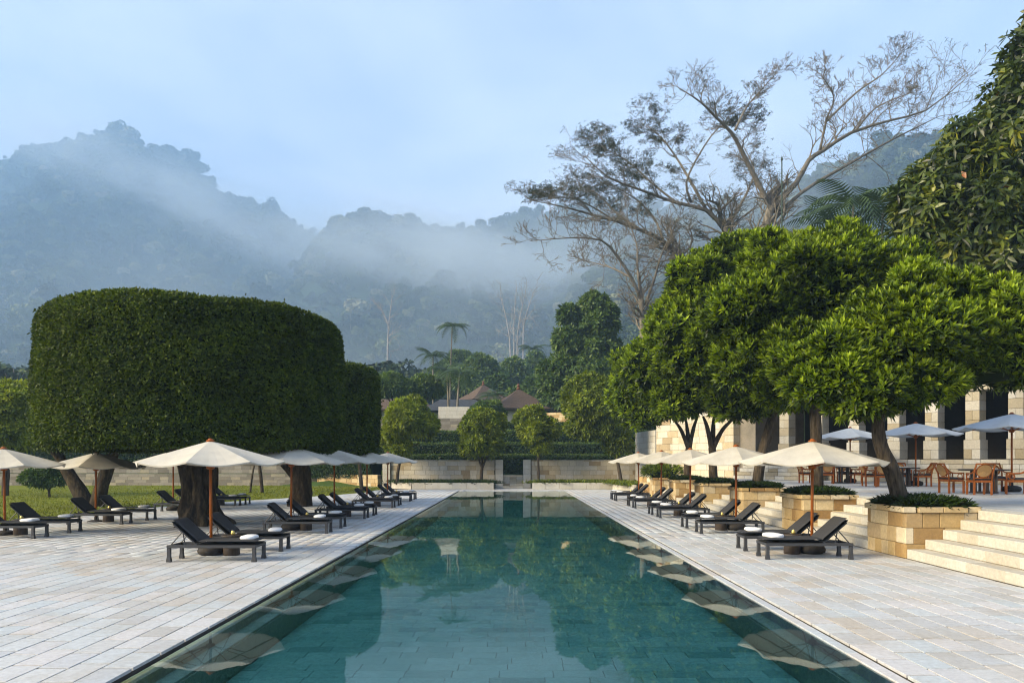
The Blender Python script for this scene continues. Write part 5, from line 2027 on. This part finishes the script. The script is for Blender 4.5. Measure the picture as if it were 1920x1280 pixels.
def place(proto, loc, rotz, label, cat, group, scale=None):
    o = proto if proto.name not in first else copy_tree(proto)
    if o is proto:
        first[proto.name] = 1
    o.location = loc
    o.rotation_euler = (0, 0, rotz)
    if scale:
        o.scale = (scale,) * 3
    return tag(o, label, cat, group)


ORD = ['nearest', 'second', 'third', 'fourth', 'fifth']


def pair(side_, foot, ya, yb, k, row, pole_x, towel=(1, 1), rim_drop=0.0, tab=True, zrot=0.0):
    """two loungers with one parasol, side table and candle between them; foot end towards the pool"""
    s = -1 if side_ == 'left' else 1
    wh = '%s pair of the %s' % (ORD[k], row)
    for y, nf, tw in ((ya, 'nearer', towel[0]), (yb, 'farther', towel[1])):
        rz = (0 if s < 0 else math.pi) + random.uniform(-.03, .03)
        place(lounger0, (s * foot, y + .31, 0.0), rz, '%s charcoal sun lounger in the %s' % (nf, wh), 'sun lounger', 'loungers in the ' + row)
        if tw:
            o = link('rolled_towel', TOWEL, None, None, (s * (foot + .27 + random.uniform(-.03, .03)), y + .31 + random.uniform(-.03, .03), .418), R_(90) + random.uniform(-.25, .25))
            o.scale = (random.uniform(.95, 1.08), random.uniform(.9, 1.1), random.uniform(.85, 1.1))
            tag(o, 'white towel on the %s lounger, %s' % (nf, wh), 'towel', 'towels on the ' + row)
    ym = (ya + yb) / 2 + .31
    pr = place(par0, (s * pole_x, ym, -rim_drop), R_(90 - 13 + (18 if s < 0 else 0)) + random.uniform(-.1, .1) * (1 if k else 0), 'cream canvas parasol over the %s' % wh, 'parasol', 'parasols of the ' + row)
    pr.rotation_euler[0] = random.uniform(-.014, .014)
    pr.rotation_euler[1] = random.uniform(-.014, .014)
    if tab:
        place(stool0, (s * (pole_x - .45), ym - .05, 0), random.uniform(0, 3), 'dark drum side table in the %s' % wh, 'side table', 'side tables of the ' + row)
        place(candle0, (s * (pole_x - .45) + .03, ym - .05, .426), 0, 'brass candle pot in the %s' % wh, 'candle pot', 'candle pots of the ' + row)


for k, (ya, yb) in enumerate(((15.34, 17.1), (21.25, 23.05), (26.75, 28.45), (32.9, 34.75), (38.5, 40.25))):
    pair('left', 5.10, ya, yb, k, 'left poolside row', 6.45)
for k, (ya, yb) in enumerate(((15.72, 17.2), (21.25, 23.05), (27.15, 28.8), (32.75, 34.4), (38.75, 40.3))):
    pair('right', 5.14, ya, yb, k, 'right poolside row', 6.48)
for k, (ya, yb) in enumerate(((19.9, 21.5), (24.4, 26.1), (30.3, 31.9), (34.4, 35.7))):
    pair('left', 12.32, ya, yb, k, 'rear row by the lawn', 13.8, rim_drop=(.09, .15, .02, .02)[k])

# --- dining furniture
def make_chair():
    """faces +x"""
    t = thing('dining_chair')
    for x, y, h in ((.24, .24, .40), (.24, -.24, .40), (-.24, .24, .42), (-.24, -.24, .42)):
        MB().box((x, y, h / 2), (.055, .055, h), .006).build('leg', M['teak'], t)
    f = MB()
    for s in (-1, 1):
        f.box((0, s * .24, .40), (.43, .04, .07), .006)
        f.box((s * .24, 0, .40), (.04, .43, .07), .006)
    f.build('seat_frame', M['teak'], t)
    MB().box((.01, 0, .465), (.50, .50, .07), .025).build('seat_cushion', M['cushion'], t)
    lean = .16
    bk = MB()
    for s in (-1, 1):
        bk.tube([(-.24, s * .25, .38), (-.27, s * .255, .62), (-.27 - lean, s * .255, .93)], .027, 6)
    bk.tube([(-.27 - lean, -.27, .92), (-.27 - lean, .27, .92)], .026, 6)
    bk.tube([(-.26, -.25, .50), (-.26, .25, .50)], .02, 6)
    bo = bk.build('back_frame', M['teak'], t, smooth=True)
    ring, disc = [], []
    for k in range(25):
        a = 2 * math.pi * k / 24
        u, v = .205 * math.cos(a), .185 * math.sin(a)
        z = .715 + v
        ring.append((-.265 - lean * max(0, (z - .62)) / .31, u, z))
    MB().tube(ring, .021, 6, False).build('back_ring', M['teak'], bo, smooth=True)
    pn = MB()
    n = 24
    pn.add([(-.275 - lean * max(0, (.715 - .62)) / .31, 0, .715)] + [(p[0] - .006, p[1] * .95, .715 + (p[2] - .715) * .95) for p in ring[:24]], [(0, 1 + j, 1 + (j + 1) % n) for j in range(n)])
    po = pn.build('cane_panel', M['cane'], bo)
    po.modifiers.new('thickness', 'SOLIDIFY').thickness = .012
    for s in (-1, 1):
        a_ = MB()
        a_.tube(bez([(-.36, s * .265, .80), (-.22, s * .27, .67), (-.05, s * .27, .63), (.22, s * .27, .635)], 9), .021, 6)
        a_.tube([(.22, s * .27, .635), (.235, s * .26, .42)], .019, 6)
        rg_ = [(.10 + .075 * math.cos(2 * math.pi * k / 14), s * .27, .535 + .075 * math.sin(2 * math.pi * k / 14)) for k in range(15)]
        a_.tube(rg_, .014, 5, False)
        a_.build('armrest', M['teak'], t, smooth=True)
    return t


chair0 = make_chair()


def make_table():
    t = thing('dining_table')
    MB().lathe([(.70, 0), (.72, .012), (.72, .035), (.70, .045)], 28).build('top', M['table'], t, (0, 0, .705), smooth=False)
    for k in range(6):
        a = k * math.pi / 3 + .3
        MB().box((0, 0, .34), (.07, .07, .68), .008).build('leg', M['table'], t, (.34 * math.cos(a), .34 * math.sin(a), .02), a)
    MB().lathe([(.40, 0), (.40, .03), (.36, .045)], 20).build('plinth', M['table'], t)
    return t


table0 = make_table()
par1 = make_umbrella(1.72, 2.55, 2.10, M['bluecanvas'], 'terrace_parasol')
NAP = MB()
NAP.box((0, 0, .012), (.36, .26, .024), .008)
NAP.box((.03, .01, .034), (.20, .10, .02), .008)
NAPM = NAP.mesh('folded_napkin')
NAPM.materials.append(M['napkin'])


def dining(set_, tx, ty, px_, py_, chairs):
    place(table0, (tx, ty, TZ), 0, 'round dark dining table of the %s' % set_, 'table', 'terrace dining tables')
    for x, y, rz, w in chairs:
        place(chair0, (x, y, TZ), rz, 'orange teak armchair %s the table of the %s' % (w, set_), 'chair', 'terrace dining chairs')
    place(par1, (px_, py_, TZ), random.uniform(0, .7), 'pale blue parasol beside the %s' % set_, 'parasol', 'blue terrace parasols')
    for k, (dx, dy) in enumerate(((-.25, -.3), (.3, .1))):
        o = link('folded_napkin', NAPM, None, None, (tx + dx, ty + dy, TZ + .752), .4 + k)
        tag(o, 'folded white napkin on the %s side of the table of the %s' % (('near', 'far')[k], set_), 'napkin', 'napkins on the dining tables')


dining('nearest dining set', 14.85, 24.4, ax(1897, 25.3), 25.3,
       ((13.80, 24.35, R_(5), 'left of'), (ax(1836, 23.2), 23.2, R_(82), 'with back to the viewer at'), (ax(1908, 23.4), 23.5, R_(150), 'right of'), (ax(1868, 25.6), 25.5, R_(-95), 'behind')))
dining('middle dining set', ax(1688, 31), 31.0, ax(1717, 31.6), 31.6,
       ((ax(1632, 31.2), 31.2, R_(-8), 'left of'), (ax(1656, 30.2), 30.2, R_(60), 'with back to the viewer at'), (ax(1732, 30.6), 30.7, R_(172), 'right of'), (ax(1695, 32.0), 32.1, R_(-95), 'behind')))
dining('farthest dining set', ax(1576, 35.4), 35.4, ax(1594, 36.0), 36.0,
       ((ax(1512, 35.4), 35.4, R_(0), 'left of'), (ax(1549, 34.6), 34.5, R_(75), 'with back to the viewer at'), (ax(1607, 35.3), 35.2, R_(176), 'right of'), (ax(1583, 36.4), 36.4, R_(-95), 'behind')))
